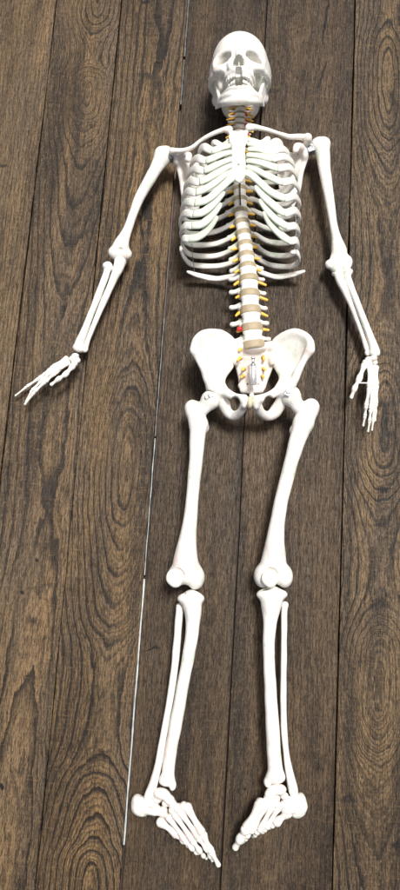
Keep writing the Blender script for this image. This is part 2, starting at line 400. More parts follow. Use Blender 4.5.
        if kind == 's':
            g, r = d; out = None
            rr = np.full(g.shape[:2], r) if np.isscalar(r) else np.asarray(r)
            # densify, then spheres
            def up(A):
                A = np.repeat(A, 1, 0)
                B = np.empty((A.shape[0]*2-1,)+A.shape[1:]); B[::2] = A; B[1::2] = .5*(A[1:]+A[:-1])
                C = np.empty((B.shape[0], B.shape[1]*2-1)+B.shape[2:]); C[:, ::2] = B; C[:, 1::2] = .5*(B[:, 1:]+B[:, :-1]); return C
            G, Rr = up(g), up(rr)
            for _ in range(2):
                gap = max(np.linalg.norm(np.diff(G, axis=0), axis=2).mean(), np.linalg.norm(np.diff(G, axis=1), axis=2).mean())
                if gap > 1.25*np.mean(Rr): G, Rr = up(G), up(Rr)
            # triangles as exact distance is costly: chain of capsules both ways
            acc = np.full(X.shape, 0.05, np.float32)
            for i in range(G.shape[0]):
                for j in range(G.shape[1]):
                    for (i2, j2) in ((i+1, j), (i, j+1)):
                        if i2 >= G.shape[0] or j2 >= G.shape[1]: continue
                        a, b = G[i, j], G[i2, j2]; ab = b-a; L2 = float(ab@ab)
                        if L2 < 1e-12: continue
                        t = np.clip(((X-a[0])*ab[0]+(Y-a[1])*ab[1]+(Z-a[2])*ab[2])/L2, 0, 1)
                        v = np.sqrt((X-a[0]-t*ab[0])**2+(Y-a[1]-t*ab[1])**2+(Z-a[2]-t*ab[2])**2)-(Rr[i, j]+t*(Rr[i2, j2]-Rr[i, j]))
                        np.minimum(acc, v, out=acc)
            return acc

def nets(D, lo, h, name, smooth=1):
    n = np.array(D.shape); S = D < 0
    c = [S[i:n[0]-1+i, j:n[1]-1+j, k:n[2]-1+k] for i in (0, 1) for j in (0, 1) for k in (0, 1)]
    anyi = np.logical_or.reduce(c); alli = np.logical_and.reduce(c); act = anyi & ~alli
    idx = -np.ones(act.shape, np.int64); cells = np.argwhere(act); idx[act] = np.arange(len(cells))
    acc = np.zeros((len(cells), 3)); cnt = np.zeros(len(cells))
    corner = [(i, j, k) for i in (0, 1) for j in (0, 1) for k in (0, 1)]
    I, J, K = cells.T
    for ca in corner:
        for axn in range(3):
            if ca[axn]: continue
            cb = list(ca); cb[axn] = 1
            va = D[I+ca[0], J+ca[1], K+ca[2]]; vb = D[I+cb[0], J+cb[1], K+cb[2]]
            m = (va < 0) != (vb < 0)
            t = np.where(m, va/(va-vb+1e-20), 0)
            p = np.array(ca, float)[None].repeat(len(cells), 0); p[:, axn] += t
            acc[m] += p[m]; cnt[m] += 1
    V = lo+h*(cells+acc/np.maximum(cnt, 1)[:, None])
    faces = []
    for axn in range(3):
        sl0 = [slice(1, -1)]*3; sl1 = [slice(1, -1)]*3
        sl0[axn] = slice(0, n[axn]-1); sl1[axn] = slice(1, n[axn])
        a, b = S[tuple(sl0)], S[tuple(sl1)]
        e = np.argwhere(a != b)
        if not len(e): continue
        fl = a[tuple(e.T)]
        off = np.array([1, 1, 1]); off[axn] = 0; g = e+off
        o1, o2 = [x for x in range(3) if x != axn]
        def gi(d1, d2):
            q = g.copy(); q[:, o1] += d1; q[:, o2] += d2; return idx[tuple(q.T)]
        q = np.stack([gi(-1, -1), gi(0, -1), gi(0, 0), gi(-1, 0)], 1)
        if axn == 1: fl = ~fl
        q[~fl] = q[~fl][:, ::-1]
        faces.append(q)
    Fq = np.vstack(faces); Fq = Fq[(Fq >= 0).all(1)]
    for _ in range(smooth):                                     # light Laplacian
        A = np.zeros_like(V); Nn = np.zeros(len(V))
        for u, w in ((0, 1), (1, 2), (2, 3), (3, 0)):
            np.add.at(A, Fq[:, u], V[Fq[:, w]]); np.add.at(Nn, Fq[:, u], 1)
            np.add.at(A, Fq[:, w], V[Fq[:, u]]); np.add.at(Nn, Fq[:, w], 1)
        V = V*.5+.5*A/np.maximum(Nn, 1)[:, None]
    return V, Fq

def link_mesh(name, V, Fq, mat, parent, origin=None):
    V = np.asarray(V, float); o = V.mean(0) if origin is None else np.asarray(origin, float)
    me = bpy.data.meshes.new(name); me.from_pydata((V-o).tolist(), [], [tuple(map(int, f)) for f in Fq]); me.update()
    me.materials.append(mat)
    me.polygons.foreach_set('use_smooth', [True]*len(me.polygons))
    ob = bpy.data.objects.new(name, me); COL.objects.link(ob)
    put(ob, Matrix.Translation(Vector(o)), parent)
    return ob
WORLD = {}
def put(ob, mw, parent):
    WORLD[ob.name] = mw
    if parent is not None:
        ob.parent = parent; ob.matrix_parent_inverse = Matrix.Identity(4)
        ob.matrix_basis = WORLD[parent.name].inverted() @ mw
    else: ob.matrix_basis = mw

ROOT = bpy.data.objects.new('anatomical_skeleton', None); COL.objects.link(ROOT)
put(ROOT, Matrix.Translation(Vector(at(254, 400, 0))), None)
ROOT['label'] = 'life sized white plastic human skeleton model lying face up on dark wooden boards'
ROOT['category'] = 'skeleton model'

# tracing helper: rows (photo x, photo y, height, radius in photo px) -> world rows
def T(rows):
    out = []
    for (x, y, z, r) in rows:
        p = at(x, y, z); out.append([*p, r*mpp(p)])
    return np.array(out)
RB = np.array([IX, -IY, UZ]).T           # columns: photo right, photo down, up
def rotz(a):
    c, s_ = math.cos(a), math.sin(a); return np.array([[c, -s_, 0], [s_, c, 0], [0, 0, 1]])
def E(S, x, y, z, rx, ry, rz, ang=0, k=None, sub=False):
    """ellipsoid: half sizes in photo px, ang turns it clockwise in the photo"""
    p = at(x, y, z); s = mpp(p); S.ell(p, (rx*s, ry*s, rz*s), RB @ rotz(math.radians(ang)), k, sub)
def bone(name, S, mat=None, parent=None, noise=.0005, smooth=2, label=None):
    V, Fq = S.mesh(name, noise=noise, smooth=smooth)
    ob = link_mesh(name, V, Fq, mat or BONE, parent or ROOT)
    if label: ob['label'] = label
    return ob

HS = 0.0014
# ------------------------------------------------------------------ thigh and shin bones
def femur(head, hr, neck, troch, lesser, shaft, condL, condR, k=.008):
    S = Solid(.0016, k)
    S.tube(T(shaft), 5)
    E(S, *head, hr, hr, hr)
    S.tube(T([(head[0], head[1], head[2], hr*.62)]+[neck]+[(troch[0], troch[1]+4, troch[2], troch[3]*.9)]), 4)
    S.tube(T([troch, shaft[0]]), 3); E(S, troch[0], troch[1]-1, troch[2]+.004, troch[3]*.95, troch[3]*.9, troch[3]*.9)
    E(S, *lesser, 3.4, 4.5, 3.4)
    for c in (condL, condR): E(S, *c)
    return S
S = femur((210.5, 400, .085), 9.8, (203, 409, .083, 6.6), (192.5, 408, .075, 7), (205.5, 428, .065),
          [(198.5, 424, .075, 8.8), (197.5, 438, .078, 7.9), (196.3, 455, .080, 7.0), (193.5, 485, .079, 6.4), (191, 512, .076, 6.6), (187.8, 538, .070, 8.6), (186, 556, .064, 11.5), (185.5, 570, .06, 14)],
          (175.5, 577, .055, 8.2, 10.5, 11.5, 0), (195, 577, .055, 9.6, 12, 13, 0))
E(S, 187.5, 586, .050, 3.8, 6, 6, 0, .004, True); E(S, 175, 577, .087, 10.6, 10.6, 7.5, 0, .0015, True)
bone('femur', S)
S = femur((290.5, 396, .085), 10.2, (300, 408, .083, 6.9), (311, 407, .075, 7.4), (293, 431, .065),
          [(303.5, 423, .075, 9.6), (298.5, 437, .078, 8.5), (293, 455, .080, 7.2), (285, 485, .079, 6.9), (279, 512, .076, 7.0), (275.5, 538, .070, 8.8), (274, 556, .064, 11.5), (273, 570, .06, 14)],
          (262.5, 576, .055, 8.6, 11.5, 13, 0), (284.5, 576, .055, 8.4, 11.5, 13, 0))
E(S, 273, 586, .050, 3.8, 6, 6, 0, .004, True); E(S, 269.8, 577.5, .088, 10.4, 10.4, 7.5, 0, .0015, True)
bone('femur', S)
def patella(x, y, z, ang):
    S = Solid(.0013, .004); E(S, x, y, z-.003, 8.8, 8.8, 4.6, ang); E(S, x+1, y+5, z-.001, 5.5, 5.2, 3.6, ang)
    bone('patella', S)
patella(174.6, 577.5, .088, 0); patella(269.6, 578, .089, 0)

def tibia(top, spec, end, tub):
    S = Solid(.0015, .007); S.tube(T(spec), 5)
    E(S, *top[:3], *top[3:], k=.006); E(S, *end, k=.008); E(S, *tub, k=.01)
    E(S, top[0], top[1]-3.6, top[2]+.003, top[3]*.75, 2.4, top[5]*.55, 0, .003, True)   # dished plateau
    for dx in (-1.5, 1.5): E(S, top[0]+dx, top[1]-4.4, top[2]-.004, 1.2, 2.6, 2.5)
    return S
S = tibia((190.5, 598.5, .056, 13.6, 6.6, 10.5), [(191.5, 601, .056, 9.8), (193, 612, .059, 8.4), (192.8, 625, .062, 6.9), (190, 648, .064, 6.1), (182.6, 687, .062, 5.8), (175.2, 727, .058, 6.2), (169.6, 758, .053, 6.2), (167.8, 776, .050, 6.6)],
          (166.4, 780.5, .05, 8, 5.6, 8), (192.5, 613, .072, 4, 7, 3.5))
E(S, 173, 786, .048, 3, 4.5, 5, 20)
bone('tibia', S)
S = Solid(.0013, .004)
S.tube(T([(180, 607, .036, 4.6), (179.3, 613, .037, 3.9), (177.2, 640, .040, 3.9), (172.6, 684, .044, 3.7), (164.8, 729, .047, 3.6), (158.5, 764, .046, 3.8), (154, 782, .044, 4.6), (149.6, 794, .043, 4.9), (147, 799, .042, 3.4)]), 4)
bone('fibula', S)
S = tibia((272, 594.5, .056, 15.4, 6.8, 10.5), [(271.8, 598, .056, 11.2), (270.8, 609, .060, 9.2), (269.6, 625, .062, 6.4), (268.6, 650, .064, 5.8), (270.2, 688, .062, 5.9), (272.4, 727, .058, 6.8), (274.4, 758, .053, 6.9), (275.6, 772, .050, 7.8)],
          (275.6, 777.5, .05, 9.8, 6, 8), (271, 607, .073, 4.5, 7, 3.5))
E(S, 267, 783, .048, 3.2, 4.5, 5, -20)
bone('tibia', S)
S = Solid(.0013, .004)
S.tube(T([(284.6, 605, .036, 4.2), (284.2, 612, .037, 3.4), (284, 640, .040, 3.1), (283.4, 684, .042, 3.1), (283.8, 726, .044, 3.2), (286.5, 755, .045, 3.3), (290, 776, .044, 4.4), (292.8, 789, .043, 4.9), (294, 795, .042, 3.6)]), 4)
bone('fibula', S)

# ------------------------------------------------------------------ small long bones (fingers, toes)
def knuckle(name, a, b, ra, rb, rm, parent, mat=None, h=.0009):
    """a,b rows (px,py,z): waisted little bone with a wider base and a rounded head"""
    a, b = np.array(a, float), np.array(b, float)
    L = lambda t, r: (*(a*(1-t)+b*t), r)
    S = Solid(h, .0015)
    S.tube(T([L(.06, ra), L(.22, (ra+rm)/2), L(.5, rm), L(.78, (rb+rm)/2), L(.94, rb)]), 3)
    return bone(name, S, mat, parent, noise=.0002, smooth=1)
def rough(S, name, mat, parent):
    V, Fq = S.mesh(name, noise=.0007, nscale=170, smooth=1); return link_mesh(name, V, Fq, mat, parent)
def digit(parent, joints, radii, first, rest):
    for i in range(len(joints)-1):
        a, b = np.array(joints[i], float), np.array(joints[i+1], float)
        d = (b-a)*.035
        ra = radii[i]; rb = radii[i]*(.92 if i < len(joints)-2 else .72)
        knuckle(first if i == 0 else rest, a+d, b-d, ra, rb, ra*.58, parent, BONEP if (rest == 'toe_bone' and i == 0) else None)  # metatarsals take the pinkish tone that stands in for their shading

# ------------------------------------------------------------------ feet
S = Solid(.0013, .003)                                     # midfoot of the left foot
for e in ((163, 811.5, .036, 5.2, 5.5, 6, 30), (172, 803, .046, 5.0, 4.6, 6, 30), (178, 808, .050, 4.6, 4.6, 5.5, 30), (172.5, 810, .045, 4.3, 4.6, 5.5, 30), (183.5, 806.5, .053, 4.2, 4.6, 6, 30), (165.5, 803, .040, 4.4, 4, 5, 30), (167, 816, .038, 3.4, 3.2, 4, 30), (158, 812, .034, 4.4, 3.6, 5, 20)):
    E(S, *e, k=.002)
FL = rough(S, 'foot', BONEP, ROOT)  # pinkish-brown shading among the midfoot bones is painted in the colour
S = Solid(.0014, .005)
S.tube(T([(139.5, 806, .030, 8.6), (146, 806, .032, 7.6), (155, 809.5, .034, 6.2)]), 4); E(S, 138.2, 802, .030, 6.0, 7.4, 8.5, -14); E(S, 144, 800, .034, 4, 3.4, 5); E(S, 141, 811, .026, 7.5, 5, 7); E(S, 152, 803, .044, 6.5, 4.2, 4, 0)
rough(S, 'heel_bone', BONE, FL)
S = Solid(.0013, .004); E(S, 162, 793.5, .050, 8.6, 5.2, 7.5, 10); E(S, 169.5, 799.5, .050, 5.6, 5.0, 6, 40); E(S, 157, 799, .046, 5, 4, 5, 0)
rough(S, 'ankle_bone', BONEP, FL)
digit(FL, [(186, 805, .056), (202.5, 834, .058), (211, 851, .046), (219, 866, .034)], [4.88, 4.39, 3.78], 'metatarsal', 'toe_bone')
digit(FL, [(179, 810, .055), (199, 838, .055), (206.5, 849, .047), (210, 856.5, .036), (212.5, 861, .026)], [4.03, 3.29, 2.81, 2.44], 'metatarsal', 'toe_bone')
digit(FL, [(173.5, 812.5, .050), (193, 841, .048), (199.5, 850.5, .042), (203.5, 856, .030), (206.5, 858.5, .020)], [3.90, 3.29, 2.81, 2.44], 'metatarsal', 'toe_bone')
digit(FL, [(167.5, 815.5, .044), (185.5, 840.5, .040), (192, 848, .036), (196.5, 852.5, .025), (199, 853.5, .016)], [3.90, 3.29, 2.81, 2.44], 'metatarsal', 'toe_bone')
digit(FL, [(159.5, 821, .034), (177, 834.5, .032), (183.5, 841, .028), (188.5, 845.5, .020), (191.5, 847.5, .013)], [5.12, 3.66, 2.93, 2.44], 'metatarsal', 'toe_bone')

S = Solid(.0013, .003)
for e in ((286, 803.5, .036, 6.0, 5.6, 6, -30), (268.5, 797.5, .048, 5.4, 4.6, 6, -25), (266, 803, .050, 4.6, 4.6, 5.5, -30), (273, 803.5, .047, 4.6, 4.8, 5.5, -30), (260.5, 802.5, .052, 4.4, 5, 6, -30), (276, 798.5, .042, 5, 4, 4, -20), (279.5, 806, .042, 4, 4, 5, -30), (291, 809, .034, 4.6, 3.8, 5, -20)):
    E(S, *e, k=.002)
FR = rough(S, 'foot', BONEP, ROOT)  # same painted pinkish-brown shading as on the other midfoot
S = Solid(.0014, .005)
S.tube(T([(298.5, 806, .030, 8.8), (293, 806, .032, 7.6), (286.5, 808.5, .034, 6)]), 4); E(S, 299.5, 801.5, .032, 6.4, 8.4, 8.5, 14); E(S, 293, 800, .034, 4, 3.4, 5); E(S, 297, 812, .026, 8, 5.5, 7); E(S, 288, 800.5, .044, 6, 4.2, 4, 0)
rough(S, 'heel_bone', BONE, FR)
S = Solid(.0013, .004); E(S, 277, 789.5, .050, 9, 5.6, 7.5, -6); E(S, 270, 794, .051, 5.6, 4.8, 6, -40); E(S, 284, 796, .044, 4.5, 4, 5, 0)
E(S, 278.5, 796, .055, 2, 2, 8, 0, .002, True)
rough(S, 'ankle_bone', BONEP, FR)
digit(FR, [(260.5, 803.5, .056), (246, 829, .058), (240.5, 838.5, .046), (235, 848, .032)], [5.61, 5.25, 4.76], 'metatarsal', 'toe_bone')
digit(FR, [(267, 803.5, .055), (252, 830, .054), (247.5, 835.5, .045), (245.5, 839, .034), (243.5, 841.5, .025)], [4.03, 3.42, 2.81, 2.44], 'metatarsal', 'toe_bone')
digit(FR, [(272.5, 805, .050), (260.5, 829, .046), (257, 832, .040), (255, 835, .028), (253, 836.5, .018)], [4.03, 3.42, 2.81, 2.44], 'metatarsal', 'toe_bone')
digit(FR, [(278.5, 807, .044), (267.5, 826, .039), (264.5, 829, .034), (262.5, 831.5, .024), (261, 832.5, .015)], [4.03, 3.54, 2.81, 2.44], 'metatarsal', 'toe_bone')
digit(FR, [(288, 812, .032), (276, 822.5, .030), (272, 825, .026), (269, 827, .018), (267, 828, .012)], [5.61, 3.90, 2.93, 2.44], 'metatarsal', 'toe_bone')

# ------------------------------------------------------------------ pelvis
def lerp_rows(A, B, n):
    A, B = np.array(A, float), np.array(B, float); return [A*(1-t)+B*t for t in np.linspace(0, 1, n)]
def hip(crest, inner, lat, aceta, brim, isch, sym, foramen):
    """crest / inner: matching rows (px,py,z) from back to front; the blade lies between"""
    S = Solid(.0016, .005)
    rows = []
    n = 6; c = catmull(crest, 3); b = catmull(inner, 3)
    for t in np.linspace(0, 1, n):
        dish = -0.005*math.sin(math.pi*min(1, t*1.05))
        rows.append([at(*(c[i]*(1-t)+b[i]*t))+np.array([0, 0, dish]) for i in range(len(c))])
    rad = [[.0052*(1-t)+.0060*t if 0 < t else .0062 for _ in range(len(c))] for t in np.linspace(0, 1, n)]
    S.sheet(np.array(rows), np.array(rad), .003)
    S.tube(T([(p[0], p[1], p[2], 2.7) for p in crest]), 4, .010)
    S.tube(T(lat), 4, .008); E(S, *aceta, k=.010)
    S.tube(T(brim), 4, .008); S.tube(T(isch), 4, .007)
    E(S, *sym, k=.006)
    E(S, *foramen, k=.003, sub=True)
    return S
# left of the photo
S = hip([(230, 357, .050), (233, 345, .062), (224, 335, .080), (214, 332.5, .098), (203, 334, .112), (196, 341, .122), (194, 351, .128)],
        [(231, 365, .050), (230, 367, .054), (227, 370, .062), (222, 374, .070), (216, 378, .078), (210, 377, .086), (205, 373, .094)],
        [(194.5, 350, .127, 3.6), (199, 361, .120, 3.2), (204.5, 370, .112, 4.2), (206.5, 378, .104, 4.0), (212, 386, .095, 6)],
        (216, 390, .082, 10, 9, 12, 30),
        [(230.5, 360, .054, 4.5), (226, 368, .060, 4.6), (220.5, 378, .070, 5.2), (222, 388.5, .086, 5.2), (232.5, 396, .102, 4.2), (243.5, 399, .112, 4.6)],
        [(218, 395, .080, 6), (223.5, 404, .068, 6.0), (228.5, 411.5, .058, 6.4), (234, 414.5, .060, 5.8), (239.5, 411, .078, 5.0), (243, 405, .098, 4.8)],
        (244.2, 402, .108, 3.4, 7, 6, 8), (235.2, 404.5, .085, 4.2, 5.8, 24, -22))
E(S, 208.5, 399, .090, 8.8, 8.8, 9, 0, .003, True)
bone('hip_bone', S)
S = hip([(277.5, 357, .050), (275, 344, .062), (283, 336.5, .080), (294, 332.5, .098), (304.5, 335.5, .112), (310, 342, .122), (310.5, 350, .128)],
        [(276, 365, .050), (277, 367, .054), (280, 370, .062), (284, 374, .070), (288, 378, .078), (292.5, 377, .086), (297, 372, .094)],
        [(310, 349, .127, 3.6), (304, 360, .120, 3.2), (298.5, 370, .112, 4.2), (295, 379, .104, 4.0), (289, 386, .095, 6)],
        (285, 389.5, .082, 10, 9, 12, -30),
        [(276.5, 360, .054, 4.5), (280.5, 368, .060, 4.6), (284, 378, .070, 5.2), (280, 388.5, .086, 5.2), (268.5, 396, .102, 4.2), (257, 399.5, .112, 4.6)],
        [(284, 395, .080, 6), (280, 404, .068, 6.0), (274.5, 412, .058, 6.4), (267.5, 415, .060, 6.0), (261, 411.5, .078, 5.0), (257, 405, .098, 4.8)],
        (255.2, 403, .108, 3.4, 7, 6, -8), (267.3, 403.8, .085, 4.9, 6.6, 24, 22))
E(S, 293.5, 396, .090, 8.8, 8.8, 9, 0, .003, True)
bone('hip_bone', S)
S = Solid(.0012, .002); E(S, 249.6, 402.5, .112, 3.2, 6.4, 6); bone('pubic_symphysis', S, simple('pale_symphysis_cartilage', (.62, .57, .40), None, .5))

# sacrum with paired holes, tail bone
S = Solid(.0014, .004)
rows, rads = [], []
for (xc, w, y, z) in ((255.5, 19.5, 346.5, .066), (255, 18.0, 353, .060), (254.6, 17.5, 361, .050), (253.8, 14.5, 370, .043), (253, 11.5, 379, .040), (252.3, 10.2, 386, .043), (251.8, 8.6, 390, .048)):
    rows.append([at(xc+w*u, y+abs(u)*(-1.5 if y < 350 else 0), z+.006*(1-u*u)) for u in (-1, -.5, 0, .5, 1)]); rads.append([.0075, .008, .0085, .008, .0075])
S.sheet(np.array(rows), np.array(rads), .003)
E(S, 255.5, 348, .082, 11, 4.2, 7); E(S, 240.5, 347, .068, 6, 5.5, 7, 20); E(S, 270.5, 347, .068, 6, 5.5, 7, -20)
E(S, 234.5, 355, .062, 5.0, 11, 6, -12); E(S, 273.5, 355, .062, 5.0, 11, 6, 12); E(S, 240.5, 386, .044, 2.6, 2.4, 3); E(S, 263.2, 379, .044, 2.8, 2.2, 3); E(S, 262.5, 387, .046, 2.2, 2.2, 3)
E(S, 255.5, 342.6, .088, 9.5, 2.8, 6.5, 0, .002, True)
HOLES = [(240.5, 358, .064, 1), (244.2, 368.8, .056, 1), (243, 376, .053, 1), (247.5, 384, .05, 0), (263, 357.5, .064, 1), (263.2, 368.5, .056, 1), (262, 376, .053, 1), (258.3, 384, .05, 0)]
for (x, y, z, nv) in HOLES: E(S, x, y, z+.004, 2.1 if nv else 1.1, 1.9 if nv else 1.1, 7, 0, .0015, True)
SAC = bone('sacrum', S, BONEP)
S = Solid(.0012, .003)
for e in ((251.5, 392, .052, 3.6, 2.4, 3), (251.6, 395.5, .057, 2.6, 2.0, 2.6), (251.8, 398, .061, 1.9, 1.6, 2)): E(S, *e)
bone('tail_bone', S, BONEP)
def rod(name, rows, mat, parent=None, h=.0009, label=None):
    S = Solid(h, .001); S.tube(T(rows), 4); return bone(name, S, mat, parent, 0, 1, label)
for (x, y, z, nv) in HOLES:
    if nv:
        d = -1 if x < 252 else 1
        rod('spinal_nerve', [(x-d*.5, y-.6, z-.008, 1.5), (x+d*.6, y+.2, z+.003, 1.6), (x+d*1.8-(.8 if y < 360 else 0), y+(1.2 if y > 360 else 2.2), z+.012, 1.35)], NERVE, SAC)
# support tube fixed in front of the sacrum
S = Solid(.0008, .0008); a = at(253, 366, .092); b = at(253, 385, .085); s = mpp(a)
ax_ = nrm(a-b); sd = nrm(np.cross(ax_, UZ)); RR = np.array([sd, ax_, np.cross(sd, ax_)]).T
class RotS: pass
def cylinder(name, a, b, r, mat, parent=None, bev=.0006, seg=28, label=None):
    a, b = np.asarray(a), np.asarray(b); w = nrm(b-a); u = nrm(np.cross(w, UZ if abs(w[2]) < .9 else IX)); v = np.cross(w, u)
    rings = [(a, r-bev), (a+w*bev, r), (b-w*bev, r), (b, r-bev)]; V = []; Fq = []
    for c, rr in rings:
        for i in range(seg): V.append(c+rr*(math.cos(2*math.pi*i/seg)*u+math.sin(2*math.pi*i/seg)*v))
    for j in range(3):
        for i in range(seg):
            k = (i+1) % seg; Fq.append((j*seg+i, j*seg+k, (j+1)*seg+k, (j+1)*seg+i))
    Fq.append(tuple(range(seg))[::-1]); Fq.append(tuple(range(3*seg, 4*seg)))
    ob = link_mesh(name, V, Fq, mat, parent or ROOT)
    for p in ob.data.polygons: p.use_smooth = len(p.vertices) == 4 and True
    m_ = ob.data
    if label: ob['label'] = label
    return ob
TUBE = cylinder('support_tube', a, b, 3.5*s, STEELB)
cylinder('tube_bolt', at(253, 358.5, .091), at(253, 364, .089), 1.5*s, STEEL, TUBE)
cylinder('bolt_head', at(253, 357, .092), at(253, 359.2, .091), 2.3*s, STEEL, TUBE)
cylinder('tube_collar', at(253, 363.5, .089), at(253, 366.2, .088), 2.5*s, DULL, TUBE)
# bolts in hip sockets and shoulders
def plate(name, x, y, z, rx, ry, rz, ang, mat, tilt=0):
    S = Solid(.0009, .0015); p = at(x, y, z); s = mpp(p)
    S.box(p, (rx*s, ry*s, rz*s), RB @ rotz(math.radians(ang)), rnd=.0018); 
    S.ell(p+np.array([0, 0, rz*s*.9]), (min(rx, ry)*s*.55,)*2+(.0022,), RB, .0008)
    return bone(name, S, mat, None, 0, 1)
plate('hip_bolt', 208.8, 396.5, .1045, 4.2, 2.0, 1.8, -22, STEELB)
plate('hip_bolt', 287.5, 393, .1055, 3.0, 3.4, 1.8, 25, STEELB)
plate('shoulder_joint', 171.6, 156, .060, 3.2, 5.0, 4.0, 35, DULL)
plate('shoulder_joint', 310, 149.5, .060, 4.0, 4.4, 4.0, -20, DULL)

# ------------------------------------------------------------------ spine
SP = [(102, 240.7, .092), (107.5, 240.5, .090), (113, 240.3, .088), (118.5, 240, .085), (124, 239.7, .082), (129.5, 239.4, .078), (135.5, 239, .074), (142, 238.8, .070),
      (150, 238.6, .066), (159, 238.7, .062), (168.5, 239, .058), (178.5, 239.4, .056), (189, 239.8, .055), (200, 240.3, .055), (211.5, 241, .056), (223, 242.3, .059), (234, 243.9, .063),
      (245, 245.4, .067), (256, 246.6, .072), (267, 247.9, .077), (279.5, 249.2, .082), (294.5, 250, .086), (310.8, 250.8, .088), (328, 252.4, .087), (345, 254.2, .084)]
VW = [(15, 15)]*0
def template(kind):
    S = Solid(.0011, .003)
    if kind == 'neck':
        S.cyl((0, 0, 0), .0100, .0085, .0062, .10)
        for d in (-1, 1):
            S.tube([(d*.007, 0, -.004, .0035), (d*.015, -.001, -.006, .0036), (d*.019, -.002, -.003, .0028)], 3)
            S.tube([(d*.014, 0, -.010, .0050), (d*.010, .001, -.020, .0035), (0, -.002, -.026, .0030)], 3)
        S.tube([(0, -.002, -.025, .0032), (0, -.006, -.036, .0030)], 3)
    elif kind == 'chest':
        S.cyl((0, 0, 0), .0165, .0145, .0088, .14)
        for d in (-1, 1):
            S.tube([(d*.010, .002, -.010, .0050), (d*.016, .002, -.020, .0055), (d*.026, .001, -.028, .0050), (d*.030, .001, -.030, .0055)], 3)
            S.tube([(d*.013, .001, -.022, .0045), (0, -.002, -.030, .0040)], 3)
        S.tube([(0, -.003, -.028, .0042), (0, -.014, -.042, .0036), (0, -.020, -.046, .0030)], 3)
    else:
        S.cyl((0, 0, 0), .0210, .0165, .0125, .16)
        for d in (-1, 1):
            S.tube([(d*.012, .003, -.012, .0062), (d*.020, .002, -.020, .0058), (d*.028, -.001, -.022, .0052), (d*.035, -.002, -.023, .0058)], 3)
            S.ell((d*.019, -.009, -.012), (.0055, .006, .008))
            S.tube([(d*.016, .008, -.026, .0062), (d*.014, -.012, -.028, .0060)], 3)
            S.tube([(d*.013, .000, -.026, .0050), (0, -.003, -.036, .0050)], 3)
        S.box((0, -.005, -.046), (.0035, .0085, .013), rnd=.003)
    V, Fq = S.mesh(kind, noise=.0003, smooth=1)
    me = bpy.data.meshes.new(kind+'_vertebra'); me.from_pydata(V.tolist(), [], [tuple(map(int, f)) for f in Fq]); me.update()
    me.materials.append(BONE if kind != 'neck' else BONEP); me.polygons.foreach_set('use_smooth', [True]*len(me.polygons))
    return me
TMP = {k: template(k) for k in ('neck', 'chest', 'loin')}
S = Solid(.0010, .001); S.cyl((0, 0, 0), .0200, .0158, .0058, -.05, rnd=.0022); V_, F_ = S.mesh('disc', 0, smooth=1)
me_disc = bpy.data.meshes.new('intervertebral_disc'); me_disc.from_pydata(V_.tolist(), [], [tuple(map(int, f)) for f in F_]); me_disc.update()
me_disc.materials.append(DISC); me_disc.polygons.foreach_set('use_smooth', [True]*len(me_disc.polygons))
SPW = [at(x, y, z) for (y, x, z) in SP]
def frame(p, yax, scale, turn=0.0):
    y = nrm(yax); z = nrm(UZ-np.dot(UZ, y)*y); x = np.cross(y, z)
    m = np.eye(4); R = np.array([x, y, z]).T
    c, s_ = math.cos(turn), math.sin(turn); R = R @ np.array([[c, 0, s_], [0, 1, 0], [-s_, 0, c]])
    m[:3, :3] = R*np.asarray(scale); m[:3, 3] = p; return Matrix(m.tolist()), R
for i in range(24):
    a, b = SPW[i], SPW[i+1]; mid = (a+b)/2; L = np.linalg.norm(a-b)
    kind = 'neck' if i < 7 else ('chest' if i < 19 else 'loin')
    hh = {'neck': .0062, 'chest': .0088, 'loin': .0125}[kind]
    if kind == 'neck': wd = 1.18+.02*i
    elif kind == 'chest': wd = .82+.022*(i-7)
    else: wd = .98+.02*(i-19)
    gapf = {'neck': .78, 'chest': .64 if i < 14 else .58, 'loin': .60}[kind]
    sy = L*gapf/(2*hh)
    m, R = frame(mid, a-b, (wd, sy, wd), 0.12 if kind == 'loin' else 0.0)
    ob = bpy.data.objects.new('vertebra', TMP[kind]); COL.objects.link(ob); put(ob, m, ROOT)
    # disc below
    if i < 23 or True:
        wdd = {'neck': .47, 'chest': .79, 'loin': 1.0}[kind]*wd
        m2, R2 = frame(b, a-b, (wdd, L*(1-gapf)*.62/.0058, wdd))
        ob = bpy.data.objects.new('intervertebral_disc', me_disc); COL.objects.link(ob); put(ob, m2, ROOT)
        if i == 22: ob['label'] = 'lowest but one disc with a red bulge at its side'
    # nerve roots either side
    rx = {'neck': .0135, 'chest': .0145, 'loin': .0185}[kind]*wd
    for d in (-1, 1):
        ln = {'neck': .010, 'chest': .011, 'loin': .014}[kind]*(1.0 if d > 0 or kind != 'loin' else .7)*random.uniform(.85, 1.15)
        zz = {'neck': -.004, 'chest': -.010, 'loin': -.010}[kind]
        P0 = b+R@np.array([d*(rx-.008), .002, zz-.002]); P1 = b+R@np.array([d*(rx+.003), .000, zz]); P2 = b+R@np.array([d*(rx+ln), -.004*random.uniform(.4, 1.6), zz+.001])
        rr = {'neck': .0020, 'chest': .0030, 'loin': .0031}[kind]; P2 = P2+(P2-P1)*.25
        S = Solid(.0008, .001); S.tube([(*P0, rr), (*P1, rr*1.1), (*P2, rr*.85)], 3); bone('spinal_nerve', S, NERVE, None, .0002, 1)
